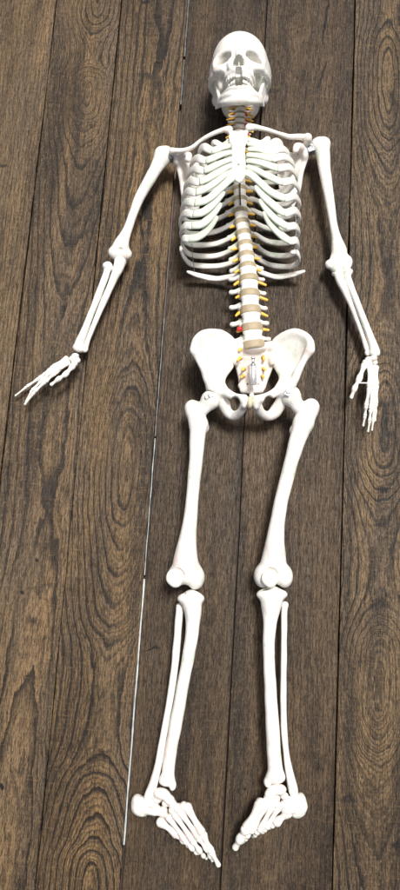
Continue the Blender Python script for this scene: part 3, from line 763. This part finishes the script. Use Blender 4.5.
# red bulge of the low disc, red arteries in the neck, dark rod on the chest spine
p = at(238.8, 329, .084); S = Solid(.0009, .001); E(S, 239.5, 329, .088, 2.8, 2.4, 2.6); bone('disc_bulge', S, RED, None, .0004, 1)
for d in (-1, 1):
    pts = []
    for i in range(0, 7):
        q = SPW[i]; pts.append((*(q+IX*d*(.0150+.0022*math.sin(i*2.6))+UZ*(-.006+.003*math.cos(i*3.1))), .0021 if d > 0 else .0011))
    S = Solid(.0009, .001); S.tube(pts, 4)
    if d > 0:
        S.tube([(*(SPW[4]+IX*.013), .002), (*(SPW[5]+IX*.021+UZ*.004), .0030), (*(SPW[6]+IX*.018+UZ*.004), .0026)], 3)
    bone('vertebral_artery', S, RED, None, .0003, 1)
rod('spine_rod', [(239.8, 181, .074, .8), (240, 192, .0745, .8), (240.4, 205, .0755, .8)], DARK)

# ------------------------------------------------------------------ ribs, cartilage, breastbone
def sweep(name, pts, wid, thk, mat, n=8, parent=None, wide=None, seg=12, bumpy=0.0, label=None, ends=(1, 1), drop=(0, 0)):
    """flattened bar along a curve; wid/thk are per control point half sizes in metres"""
    C = catmull(np.hstack([np.asarray(pts, float), np.asarray(wid, float)[:, None], np.asarray(thk, float)[:, None]]), n)
    P = C[:, :3]; Tn = np.gradient(P, axis=0); Tn /= np.linalg.norm(Tn, axis=1)[:, None]
    sl_ = slice(drop[0]*n, len(P)-drop[1]*n); C, P, Tn = C[sl_], P[sl_], Tn[sl_]
    V, Fq = [], []
    yv = IY if wide is None else wide
    m = len(P)
    for i in range(m):
        t = Tn[i]; w = nrm(yv-np.dot(yv, t)*t); nn = np.cross(t, w)
        e = 1.0
        for (cut, val) in ((0, .55), (1, .9)):
            if (i == cut and ends[0]) or (i == m-1-cut and ends[1]): e = val
        wv = C[i, 3]*e*(1+bumpy*math.sin(i*.9+pts[0][0]*50)); tv = C[i, 4]*e*(1+bumpy*math.sin(i*1.3+pts[0][1]*70))
        for j in range(seg):
            a = 2*math.pi*j/seg; ca, sa = math.cos(a), math.sin(a)
            V.append(P[i]+w*wv*math.copysign(abs(ca)**.75, ca)+nn*tv*math.copysign(abs(sa)**.75, sa))
    for i in range(m-1):
        for j in range(seg):
            k = (j+1) % seg; Fq.append((i*seg+j, i*seg+k, (i+1)*seg+k, (i+1)*seg+j))
    Fq.append(tuple(range(seg))[::-1]); Fq.append(tuple(range((m-1)*seg, m*seg)))
    ob = link_mesh(name, V, Fq, mat, parent or ROOT)
    if label: ob['label'] = label
    return ob
# per rib, photo left: spine end, side, front end;  then photo right
SPY = [154, 163, 172, 181, 190, 200.5, 212, 224, 236, 248, 261, 274.5]
SIDE_L = [(210, 147, .098), (197, 154.5, .092), (189, 167.5, .086), (185.5, 179, .084), (182.5, 191.5, .084), (180.5, 202.5, .084), (179.5, 213, .084), (178, 224.5, .082), (179, 235.5, .080), (181, 247, .076), (183, 258.5, .066), (185, 271.5, .048)]
FRONT_L = [(222, 145.5, .126), (212, 150.5, .142), (206, 160.5, .152), (204, 170.5, .158), (199.5, 182, .162), (196, 192.5, .163), (195, 203, .160), (193.5, 214, .152), (192, 225.5, .142), (189, 238.5, .128), (183, 247.5, .100), None]
SIDE_R = [(271, 143, .098), (284, 148, .092), (290.5, 156.5, .086), (295.5, 167, .084), (298.5, 179, .084), (300.5, 192.5, .084), (301.5, 206, .084), (301.5, 219, .082), (300.5, 234, .080), (299.5, 248, .076), (300.5, 261, .066), (307, 271, .048)]
FRONT_R = [(261, 143, .126), (267, 146.5, .142), (270, 152, .152), (272, 158.5, .158), (277.5, 168, .162), (282, 182, .163), (284.5, 198, .160), (284.5, 213, .152), (286.5, 226, .142), (289, 240.5, .128), (290, 252, .100), None]
CART_L = [[(232, 141)], [(232.5, 145.5)], [(222, 154.5), (233.5, 152)], [(220, 163.5), (234, 158.5)], [(216, 174), (227, 167.5), (234.5, 164.5)], [(211, 185.5), (224, 176), (235, 170)], [(208, 199), (219, 189.5), (229, 180.5), (236, 175)],
          [(204, 211.5), (214, 202.5), (223, 190.5)], [(202, 224), (212, 214.5), (220, 202.5)], [(199, 236.5), (209, 227.5), (216.5, 215.5)]]
CART_R = [[(247, 139.5)], [(247, 144)], [(259, 149.5), (247, 149.5)], [(259, 156), (246, 155)], [(263, 163.5), (254, 161.5), (246, 161)], [(267, 175.5), (255, 169.5), (246, 166.5)], [(271, 192), (260, 182.5), (252, 175.5), (245, 171.5)],
          [(274, 205.5), (264, 196), (256, 185)], [(275.5, 218.5), (266.5, 208.5), (260.5, 198.5)], [(278.5, 232.5), (269.5, 222), (264, 211)]]
STZ = [.134, .143, .152, .160, .165, .168, .169]
for side, SIDE, FRONT, CA in ((-1, SIDE_L, FRONT_L, CART_L), (1, SIDE_R, FRONT_R, CART_R)):
    for i in range(12):
        xs = np.interp(SPY[i], [s[0] for s in SP], [s[1] for s in SP])
        zs = np.interp(SPY[i], [s[0] for s in SP], [s[2] for s in SP])-.022
        dy = 0 if side < 0 else -3.0
        p0 = at(xs+side*9, SPY[i]+dy, max(.03, zs))
        p3 = at(*SIDE[i])
        # pull the centre line in by half the thickness
        p3 = p3-IX*side*.004
        back = max(.014, .018)
        p1 = p0*.62+p3*.38; p1[2] = back+.010*(i > 9)
        p2 = p0*.16+p3*.84; p2[2] = back+.016
        if i == 11:
            p1 = p0*.6+p3*.4; p1[2] = .026; p2 = p0*.25+p3*.75; p2[2] = .032
            sweep('rib', [p0, p1, p2, p3], [.0052, .0062, .0060, .0035], [.0040, .0036, .0036, .0028], BONE, parent=None, bumpy=.05)
            continue
        p5 = at(*FRONT[i])
        p4 = .45*p3+.55*p5; p4[2] = p3[2]*.45+p5[2]*.55; p4 = p4+IX*side*(.006 if i not in (0,) else .006)+UZ*.010+IY*(.006 if 0 < i < 8 else .002)
        w = [.0052, .0060, .0066, .0072, .0082, .0082] if 0 < i < 10 else [.0050, .0058, .0062, .0062, .0064, .0060]
        if i == 10: w[-1] = .004
        th = [.0042, .0036, .0032, .0030, .0031, .0036]
        if i == 10:
            sweep('rib', [p0, p1, p2, p3, p4, p5], w, th, BONE, bumpy=.04); continue
        zend = STZ[min(i, 6)]-(.002 if i < 7 else .004); C = CA[i]; pts = []
        for j, (x, y) in enumerate(C):
            f = (j+1)/len(C); ze = zend if i < 7 else FRONT[i][2]*(1-f)+(.163-.006*(i-7))*f
            pts.append(at(x, y, FRONT[i][2]*(1-f)+ze*f+.004*math.sin(math.pi*f)))
        if len(pts) == 1: pts = [p5*.5+pts[0]*.5+UZ*.001]+pts
        sweep('rib', [p0, p1, p2, p3, p4, p5, pts[0]], w+[w[-1]], th+[.0036], BONE, bumpy=.03, ends=(1, 0), drop=(0, 1))
        cw = np.linspace(w[-1]*1.02, .0052 if i < 6 else (.0078 if i == 6 else .0092), len(pts)+1)
        sweep('costal_cartilage', [p4, p5]+pts, [w[-1]]+list(cw), [.0036]*(len(pts)+2), CART, bumpy=.015, ends=(0, 1), drop=(1, 0))
# breastbone: handle and notched blade
S = Solid(.0013, .004)
def stz(y): return float(np.interp(y, [130, 150, 182], [.130, .150, .171]))
rows = []; 
for (y, w) in ((133.5, 8.4), (138, 9.4), (142, 8.2), (146, 5.8), (149, 4.8), (153, 5.0), (160, 5.4), (167, 5.8), (173, 5.4), (177, 4.0), (180, 2.0)):
    xc = 238.2+.015*(y-130); rows.append([at(xc+w*u, y+(.8 if abs(u) < .1 and y < 135 else 0), stz(y)) for u in (-.8, -.4, 0, .4, .8)])
S.sheet(np.array(rows), .0050, .003)
for y in (142, 149.5, 156.5, 163.5, 169.5, 175): 
    for d in (-1, 1): E(S, 238.4+d*(7.3 if y < 145 else 5.0), y, stz(y), 1.9, 1.8, 2.0, k=.003)
E(S, 239, 181, .170, 1.8, 2.4, 1.6); E(S, 230.5, 133, .131, 2.6, 2.4, 2.4); E(S, 246, 132.5, .131, 2.6, 2.4, 2.4)
E(S, 238.6, 164, .166, 1.15, 1.3, 9, 0, .0005, True)
bone('breastbone', S, None, None, .0004)
# thin wires tying the rib ends together
for rows in ([(295.5, 212, .135, .32), (296, 232, .125, .32), (296, 250, .11, .32), (299, 262, .075, .32), (300, 270, .055, .32)], [(192, 244, .11, .32), (192.5, 256, .075, .32), (194.5, 272, .045, .32)]):
    S = Solid(.0005, 0); S.tube(T(rows), 6); bone('rib_wire', S, DULL, None, 0, 0)

# ------------------------------------------------------------------ shoulder girdle
S = Solid(.0013, .003); S.tube(T([(229, 130, .128, 4.0), (223, 130, .128, 2.6), (211, 134.5, .122, 2.2), (200, 141, .112, 2.1), (192, 147.5, .102, 2.4), (183, 150.5, .092, 2.6), (174, 151, .084, 3.0)]), 5); bone('clavicle', S)
S = Solid(.0013, .003); S.tube(T([(249, 128, .128, 4.0), (256, 127.5, .128, 2.9), (268, 130, .122, 2.3), (280, 134, .112, 2.1), (289, 136.8, .102, 2.8), (297, 136.8, .092, 3.0), (304, 137.2, .086, 3.0)]), 5); bone('clavicle', S)
def scapula(glen, cor, acro, lat, sup, inf, spine):
    S = Solid(.0016, .005)
    g = np.array(glen, float); su = np.array(sup, float); inf_ = np.array(inf, float); la = catmull(lat, 2)
    rows = []
    for t in np.linspace(0, 1, 6):
        edge = la[int(round(t*(len(la)-1)))]; med = su*(1-t)+inf_*t
        rows.append([at(*(edge*(1-u)+med*u)) for u in np.linspace(0, 1, 5)])
    S.sheet(np.array(rows), .0032, .002)
    S.tube(T([(p[0], p[1], p[2], 2.4) for p in lat]), 3, .005)
    S.tube(T(cor), 4, .005); S.tube(T(acro), 4, .005); S.tube(T(spine), 4, .006)
    E(S, *glen, 3.6, 6.5, 6.5, 0)
    return S
S = scapula((177, 160, .055), [(178, 157, .058, 4.6), (184, 154, .074, 4.4), (188.5, 155.5, .090, 3.8), (188, 159.5, .096, 3.2)], [(172.5, 151, .082, 3.4), (174, 153, .070, 3.2), (180, 158, .046, 3)],
            [(178, 160, .055), (179, 168, .046), (182, 180, .038), (183.5, 196, .030), (189, 213, .022)], (207, 160, .030), (197, 214, .020), [(176, 157, .048, 3), (190, 163, .028, 2.6), (206, 171, .020, 2)])
bone('scapula', S, BONEP)
S = scapula((304.5, 155, .055), [(303, 151, .058, 4.6), (299.5, 147.5, .074, 4.4), (296.5, 147, .090, 4.0), (295.5, 150.5, .096, 3.2)], [(307.5, 137.8, .086, 4.4), (307, 141.5, .074, 4.0), (303, 148, .050, 3.2)],
            [(305, 156, .055), (304.5, 162, .050), (300.5, 174, .042), (298.5, 190, .032), (291, 208, .022)], (274, 152, .030), (284, 210, .020), [(305, 152, .048, 3), (291, 158, .028, 2.6), (275, 166, .020, 2)])
bone('scapula', S, BONEP)

# ------------------------------------------------------------------ arms
def humerus(shaft, head, tuber, condyles, dents):
    S = Solid(.0014, .006); S.tube(T(shaft), 5); E(S, *head); E(S, *tuber)
    for c in condyles: E(S, *c, k=.008)
    for d in dents: E(S, *d, k=.003, sub=True)
    return bone('humerus', S)
humerus([(163.5, 157, .055, 8.2), (159, 163, .056, 7.0), (154, 172, .057, 5.9), (147, 184, .057, 5.5), (140, 197, .056, 5.0), (134, 212, .054, 4.4), (129, 226, .052, 4.3), (125, 236, .050, 5.5), (122, 243, .048, 7.2), (120.3, 250, .046, 9.0)],
        (166, 154.5, .055, 7.4, 7.6, 9, 30), (159.5, 153.5, .058, 5.0, 6.4, 7, 30),
        [(112.3, 253, .045, 4.0, 4.8, 5, -20), (128.5, 254.5, .045, 3.4, 4.2, 4.4, 10), (116, 255, .046, 4.4, 4.2, 5.6, 10), (123.5, 255.5, .046, 4.2, 4.6, 5.6, -20)],
        [(118.6, 257.5, .060, 1.1, 7, 5, 20), (120.5, 249.5, .064, 3.0, 2.6, 3.2, 0)])
humerus([(321, 146, .055, 8.8), (322.5, 154, .056, 7.2), (324, 165, .057, 6.2), (326.5, 182, .057, 5.4), (329.5, 200, .056, 4.7), (332, 216, .054, 4.1), (334.5, 231, .052, 4.1), (337, 241, .050, 5.2), (339, 251, .047, 7.6)],
        (317.5, 146.5, .055, 7.4, 7.6, 9, 0), (324.5, 144, .058, 5.6, 5.6, 7, 0),
        [(328.8, 264.5, .045, 3.8, 4.4, 4.6, 0), (348, 262, .046, 4.4, 5.8, 5.0, 0), (345.5, 267, .047, 5.0, 4.2, 5.6, 0), (335.5, 268.5, .047, 4.2, 5.2, 5.8, 20), (339, 258, .046, 9, 6, 5, 0)],
        [(339.3, 266, .062, 1.1, 6, 5, 14), (338.5, 259.5, .064, 2.8, 2.6, 3.0, 0)])
def forearm(name, rows, extra):
    R_ = T(rows); R_[1:-1, 3] *= .90
    S = Solid(.0012, .004); S.tube(R_, 5)
    for e in extra: E(S, *e, k=.004)
    return bone(name, S)
forearm('ulna', [(120, 261, .045, 5.6), (118.5, 268, .046, 5.6), (114, 278, .046, 4.4), (108, 292, .045, 3.9), (100.5, 309, .043, 3.6), (93.5, 326, .040, 3.0), (88.5, 339, .037, 2.7), (85.3, 348, .034, 3.2)], [(123, 262.5, .040, 3, 4, 4), (84.5, 350, .036, 3.4, 2.8, 3)])
forearm('radius', [(107.8, 266, .050, 4.4), (107, 271, .050, 3.6), (104.5, 279, .051, 3.8), (98, 296, .052, 3.8), (91, 314, .050, 3.7), (84.8, 330, .046, 4.0), (80.5, 341, .042, 5.0), (78.8, 347, .040, 5.2)], [(107.6, 267, .050, 5.3, 3.2, 5, 20), (78.5, 349, .040, 6.0, 3.4, 4.6, 20)])
forearm('ulna', [(338.2, 271.5, .045, 5.2), (340, 280, .046, 5.0), (345.5, 291.5, .045, 4.2), (351, 304, .043, 3.7), (357, 320, .040, 3.1), (362.5, 335, .037, 2.8), (366.5, 348, .034, 3.0)], [(335, 273.5, .042, 3.4, 3, 4), (367.3, 353, .036, 3.0, 3.4, 3)])
forearm('radius', [(347.4, 272.5, .050, 4.4), (347.6, 277, .050, 3.7), (350, 285, .051, 3.9), (355.5, 299, .052, 3.8), (362, 316, .050, 3.7), (368, 332, .046, 3.9), (372.8, 345, .042, 4.8), (374.2, 351, .040, 5.2)], [(347.5, 271.8, .050, 5.4, 3.0, 5, 0), (374, 353.5, .040, 5.4, 3.2, 4.6, 10)])

# ------------------------------------------------------------------ hands
S = Solid(.0011, .002)
for e in ((75.5, 356, .044, 4.0, 3.0, 4), (78, 360.5, .040, 3.0, 3.2, 4), (72, 359, .046, 3.2, 3.0, 4), (74.5, 364, .046, 3.4, 3.2, 4), (69, 360.5, .036, 3.0, 2.6, 4), (71.5, 362.5, .028, 3.0, 2.8, 4)): E(S, *e, k=.0015)
HL = bone('hand', S)
digit(HL, [(73, 366, .056), (65.5, 374.5, .062), (58.5, 379, .060), (51, 385, .054)], [3.33, 2.99, 2.53], 'metacarpal', 'phalanx')
digit(HL, [(69, 362, .052), (55, 373, .058), (45.5, 381.5, .054), (35, 391.5, .046), (24, 405.5, .036)], [2.88, 2.53, 2.07, 1.72], 'metacarpal', 'phalanx')
digit(HL, [(67.5, 360, .044), (52, 371, .048), (41.5, 381, .044), (32, 390.5, .036), (25.5, 402.5, .026)], [2.88, 2.53, 2.07, 1.72], 'metacarpal', 'phalanx')
digit(HL, [(67, 358.5, .035), (50.5, 369.5, .037), (39, 378.5, .033), (27, 386.5, .027), (14.5, 396.5, .020)], [2.76, 2.42, 2.07, 1.61], 'metacarpal', 'phalanx')
digit(HL, [(67.5, 357.5, .026), (53, 367, .027), (43.5, 375, .024), (34, 382, .019), (22.5, 390.5, .014)], [2.64, 2.30, 1.84, 1.49], 'metacarpal', 'phalanx')
rod('thumb_wire', [(53.5, 372, .060, .7), (57, 370.3, .062, .7), (61.5, 368.5, .060, .7)], simple('white_wire', (.8, .8, .78)), HL)
S = Solid(.0011, .002)
for e in ((373, 358.5, .044, 3.8, 2.6, 4), (367.8, 359.5, .040, 3.2, 2.8, 4), (364.5, 362.5, .042, 2.8, 2.8, 4), (369.5, 363.8, .044, 3.0, 2.6, 4), (374.5, 363, .036, 2.8, 2.8, 4), (368, 366, .046, 2.4, 2.2, 3)): E(S, *e, k=.0015)
HR = bone('hand', S)
digit(HR, [(364.5, 364.5, .050), (359, 379, .058), (354.5, 388.5, .055), (351, 398, .048)], [3.56, 3.22, 2.88], 'metacarpal', 'phalanx')
digit(HR, [(369.5, 365.5, .052), (369.3, 387.5, .058), (366, 406.5, .052), (364.8, 416, .042), (363, 426.5, .032)], [2.99, 2.64, 2.18, 1.84], 'metacarpal', 'phalanx')
digit(HR, [(372, 366, .045), (372, 387, .049), (370.5, 410, .042), (369.5, 421, .033), (367.8, 432.5, .024)], [2.99, 2.64, 2.18, 1.72], 'metacarpal', 'phalanx')
digit(HR, [(374, 366, .036), (374.3, 386, .038), (373.5, 409, .032), (373, 420, .024), (371.8, 431, .017)], [2.88, 2.53, 2.07, 1.72], 'metacarpal', 'phalanx')
digit(HR, [(376, 366, .028), (376.7, 385, .028), (376, 404, .024), (375.4, 412.5, .018), (375, 421.5, .013)], [2.76, 2.42, 1.95, 1.61], 'metacarpal', 'phalanx')
rod('thumb_wire', [(358.5, 383, .060, .75), (364, 383, .062, .75), (370, 383, .060, .75)], simple('white_wire', (.8, .8, .78)), HR)

# ------------------------------------------------------------------ skull (own axes, mm: x side, y crown, z face)
def mm(v): return np.asarray(v, float)*.001
class SK(Solid):
    def t(s, rows, k=6, sub=False, n=4, mirror=True):
        for d in ((1, -1) if mirror else (1,)): s.tube([(r[0]*d*.001, r[1]*.001, r[2]*.001, r[3]*.001) for r in rows], n, k*.001, sub)
    def e(s, c, r, k=8, sub=False, mirror=True, R=None):
        for d in ((1, -1) if mirror else (1,)):
            RR = None
            if R is not None: RR = roty(d*R[0]) @ rotz(d*R[1])
            s.ell(mm((c[0]*d, c[1], c[2])), mm(r), RR, k*.001, sub)
def roty(a): c, s_ = math.cos(a), math.sin(a); return np.array([[c, 0, s_], [0, 1, 0], [-s_, 0, c]])
K = SK(.0014, .008)
K.e((0, 0, -6), (70, 63, 82), mirror=False); K.e((0, 6, 34), (57, 50, 52), mirror=False, k=14); K.e((0, -4, -44), (60, 52, 48), mirror=False, k=14)
K.e((32, -6, -20), (38, 44, 50), k=14)
K.e((0, -46, -18), (48, 22, 56), mirror=False, k=12)
K.t([(53, -32, 60, 6.5), (47, -22, 69, 6.5), (30, -17, 80, 7), (12, -22, 87, 6.5), (0, -25, 88, 6)], 8)
K.t([(52, -30, 61, 6), (52, -46, 64, 6.5), (47, -60, 70, 8), (36, -66, 76, 8)], 7)
K.t([(50, -60, 66, 8), (61, -60, 48, 7), (66.5, -57, 26, 6), (67, -50, 6, 4.5), (60, -46, -8, 6)], 5)
K.t([(46, -57, 71, 6), (32, -57, 80, 5.5), (18, -50, 86, 5)], 6)
K.e((29, -40, 52), (24, 22, 22), k=10)
K.e((0, -70, 62), (33, 26, 26), mirror=False, k=10)
K.t([(0, -24, 89, 6.5), (0, -36, 93, 6), (0, -46, 97, 4.5)], 6, mirror=False)
K.t([(11, -34, 86, 5.5), (15, -50, 87, 5.5), (18, -66, 86, 6.5), (14, -78, 88, 7), (0, -80, 91, 6)], 7)
K.t([(28, -84, 48, 7.5), (27, -85, 62, 8), (20, -86, 78, 8), (0, -86, 88, 7.5)], 7)
K.e((57, -60, -20), (9, 16, 12), k=8)
K.e((0, -62, -44), (44, 36, 34), mirror=False, k=14)
K.t([(20, -64, 40, 6), (22, -84, 36, 5)], 6)
# openings
K.e((32, -40, 76), (19, 14.8, 42), 3, True, R=(.28, -.20)); K.e((24, -38, 46), (11, 10, 24), 4, True)
K.e((43, -43, 76), (8, 12, 18), 4, True)
K.t([(0, -33, 104, 3), (0, -48, 99, 7.0), (0, -65, 94, 11.0), (0, -70, 93, 11.0)], 3, True, mirror=False); K.e((0, -60, 76), (12, 17, 36), 3, True, mirror=False); K.t([(0, -34, 92, 3), (0, -50, 86, 8), (0, -69, 84, 11)], 3, True, mirror=False)
K.t([(0, -46, 84, 4.0), (0, -56, 80, 7)], 3, True, mirror=False)
K.e((43, -52, 34), (8, 22, 22), 6, True); K.e((41, -74, 30), (8, 24, 24), 5, True)                       # hollow inside the cheek arch
K.e((30, -52, 79), (1.6, 1.6, 4), 1, True)
K.box(mm((.6, -62, 66)), mm((1.0, 15, 16)), k=.001, rnd=.0006)   # bony partition in the nose
K.t([(9, -62, 58, 2.4), (9, -64, 72, 2.2)], 2)
K.box(mm((0, -92, 90)), mm((7, 10, 12)), k=.002, sub=True)
V, Fq = K.mesh('skull', noise=.0003, nscale=45, smooth=2)
HP = at(239.8, 73.0, .090)
tb = math.radians(5.0); yv = IY*math.cos(tb)-UZ*math.sin(tb)
yv = nrm(yv+IX*.015)
HM, HR_ = frame(HP, yv, (1.0, 1.0, 1.0), math.radians(-5))
SC = .955; FACE = .84
def skull_obj(name, V, Fq, mat, parent):
    V = np.array(V)
    if name.startswith('lower'): V[:, 1] += .004
    m_ = V[:, 1] < -.040
    V[m_, 1] = -.040+(V[m_, 1]+.040)*FACE; V[~m_, 1] = -.040+(V[~m_, 1]+.040)*1.08
    me = bpy.data.meshes.new(name); me.from_pydata((np.asarray(V)*SC).tolist(), [], [tuple(map(int, f)) for f in Fq]); me.update(); me.materials.append(mat)
    me.polygons.foreach_set('use_smooth', [True]*len(me.polygons))
    ob = bpy.data.objects.new(name, me); COL.objects.link(ob); put(ob, HM, parent); return ob
SKULL = skull_obj('skull', V, Fq, BONE, ROOT)
J = SK(.0013, .006)
J.t([(0, -148, 54, 8.0), (18, -147, 52, 8.0), (32, -139, 42, 7.5), (41, -125, 26, 7), (48, -108, 8, 6)], 6)
J.t([(0, -134, 61, 8.0), (19, -132, 58, 8.0), (31, -126, 47, 8), (39, -117, 32, 7), (46, -106, 18, 6)], 7)
J.t([(0, -119, 68, 6.5), (17, -118, 64, 6.5), (27, -114, 50, 7), (35, -108, 36, 6.5), (44, -100, 20, 6)], 7)
J.e((0, -147, 57), (17, 8, 7), mirror=False, k=8)
for d in (1, -1):
    g = [[(50*d, -104, 2), (49*d, -104, 14), (45*d, -106, 27)], [(54*d, -88, 0), (53*d, -86, 14), (50*d, -84, 30)], [(58*d, -72, 0), (57*d, -71, 16), (55*d, -68, 34)], [(58*d, -60, 0), (58*d, -62, 16), (56*d, -56, 36)]]
    J.sheet(mm(g), .0045, .003)
J.t([(58, -62, 1, 5), (56, -54, -2, 6)], 4); J.t([(49, -106, 5, 5.5), (55, -84, 2, 5)], 5); J.t([(50, -106, 4, 4), (55, -111, 0, 2.2)], 4)
J.box(mm((0, -112, 72)), mm((6.5, 8, 14)), k=.002, sub=True)
V, Fq = J.mesh('jaw', noise=.0003, smooth=2)
skull_obj('lower_jaw', V, Fq, BONE, SKULL)
def teeth(name, yc, up, path, skip):
    Tt = Solid(.0009, .0006); P = catmull(np.array(path, float), 24); L = np.concatenate([[0], np.cumsum(np.linalg.norm(np.diff(P, axis=0), axis=1))])
    pos = 3.6
    for i in range(7):
        w = (7.2, 6.4, 7.4, 7.2, 7.4, 9.4, 9.0)[i]
        j = np.searchsorted(L, pos); j = min(j, len(P)-1); p = P[j]; tg = nrm(P[min(j+1, len(P)-1)]-P[j-1]); pos += w
        if i < skip: continue
        ln = (7.4, 7.2, 7.6, 7.0, 6.8, 6.6, 6.4)[i]
        for d in (1, -1):
            ang = math.atan2(-tg[1], tg[0])*d
            Tt.box(mm((p[0]*d, yc, p[1])), mm((w*.47, ln, (3.0 if i < 3 else 4.2))), roty(ang), rnd=.0020)
    V, Fq = Tt.mesh('teeth', smooth=1); return skull_obj(name, V, Fq, TOOTH, SKULL)
teeth('upper_teeth', -96.5, 1, [(0, 89), (16, 84), (25, 70), (29, 45)], 1)
teeth('lower_teeth', -109, 0, [(0, 79), (15, 74), (24, 59), (32, 40)], 1)
# small steel hooks at the temples and jaw
for d in (1, -1):
    def sp(x, y, z): return np.array(HM @ Vector(tuple(mm((x*d, y, z))*SC)))
    S = Solid(.0006, 0); S.tube([(*sp(67, -22, 10), .0008), (*sp(73, -24, 14), .0008), (*sp(73, -30, 16), .0008)], 4); bone('skull_hook', S, DULL, SKULL, 0, 0)

# ------------------------------------------------------------------ daylight
w = bpy.data.worlds.new('World'); scene.world = w; w.use_nodes = True
nt = w.node_tree; bg = nt.nodes['Background']; sky = nt.nodes.new('ShaderNodeTexSky'); sky.sky_type = 'NISHITA'; sky.sun_disc = False
EL, AZ = math.radians(73), math.radians(30)     # azimuth from +Y towards +X
sky.sun_elevation = EL; sky.sun_rotation = AZ; sky.air_density = 0.6; sky.dust_density = 7.0; sky.ozone_density = 0.0
nt.links.new(sky.outputs[0], bg.inputs[0]); bg.inputs[1].default_value = 0.062
sl = bpy.data.lights.new('sun', 'SUN'); sl.energy = 2.5; sl.angle = math.radians(13); sl.color = (1, .965, .92)
so = bpy.data.objects.new('sun', sl); COL.objects.link(so)
dirv = Vector((math.sin(AZ)*math.cos(EL), math.cos(AZ)*math.cos(EL), math.sin(EL)))
so.rotation_mode = 'QUATERNION'; so.rotation_quaternion = dirv.to_track_quat('Z', 'Y'); so.location = dirv*5
vs = scene.view_settings; scene.display_settings.display_device = 'sRGB'
vs.view_transform = 'Standard'; vs.look = 'None'; vs.gamma = 1.0; vs.exposure = 0.66
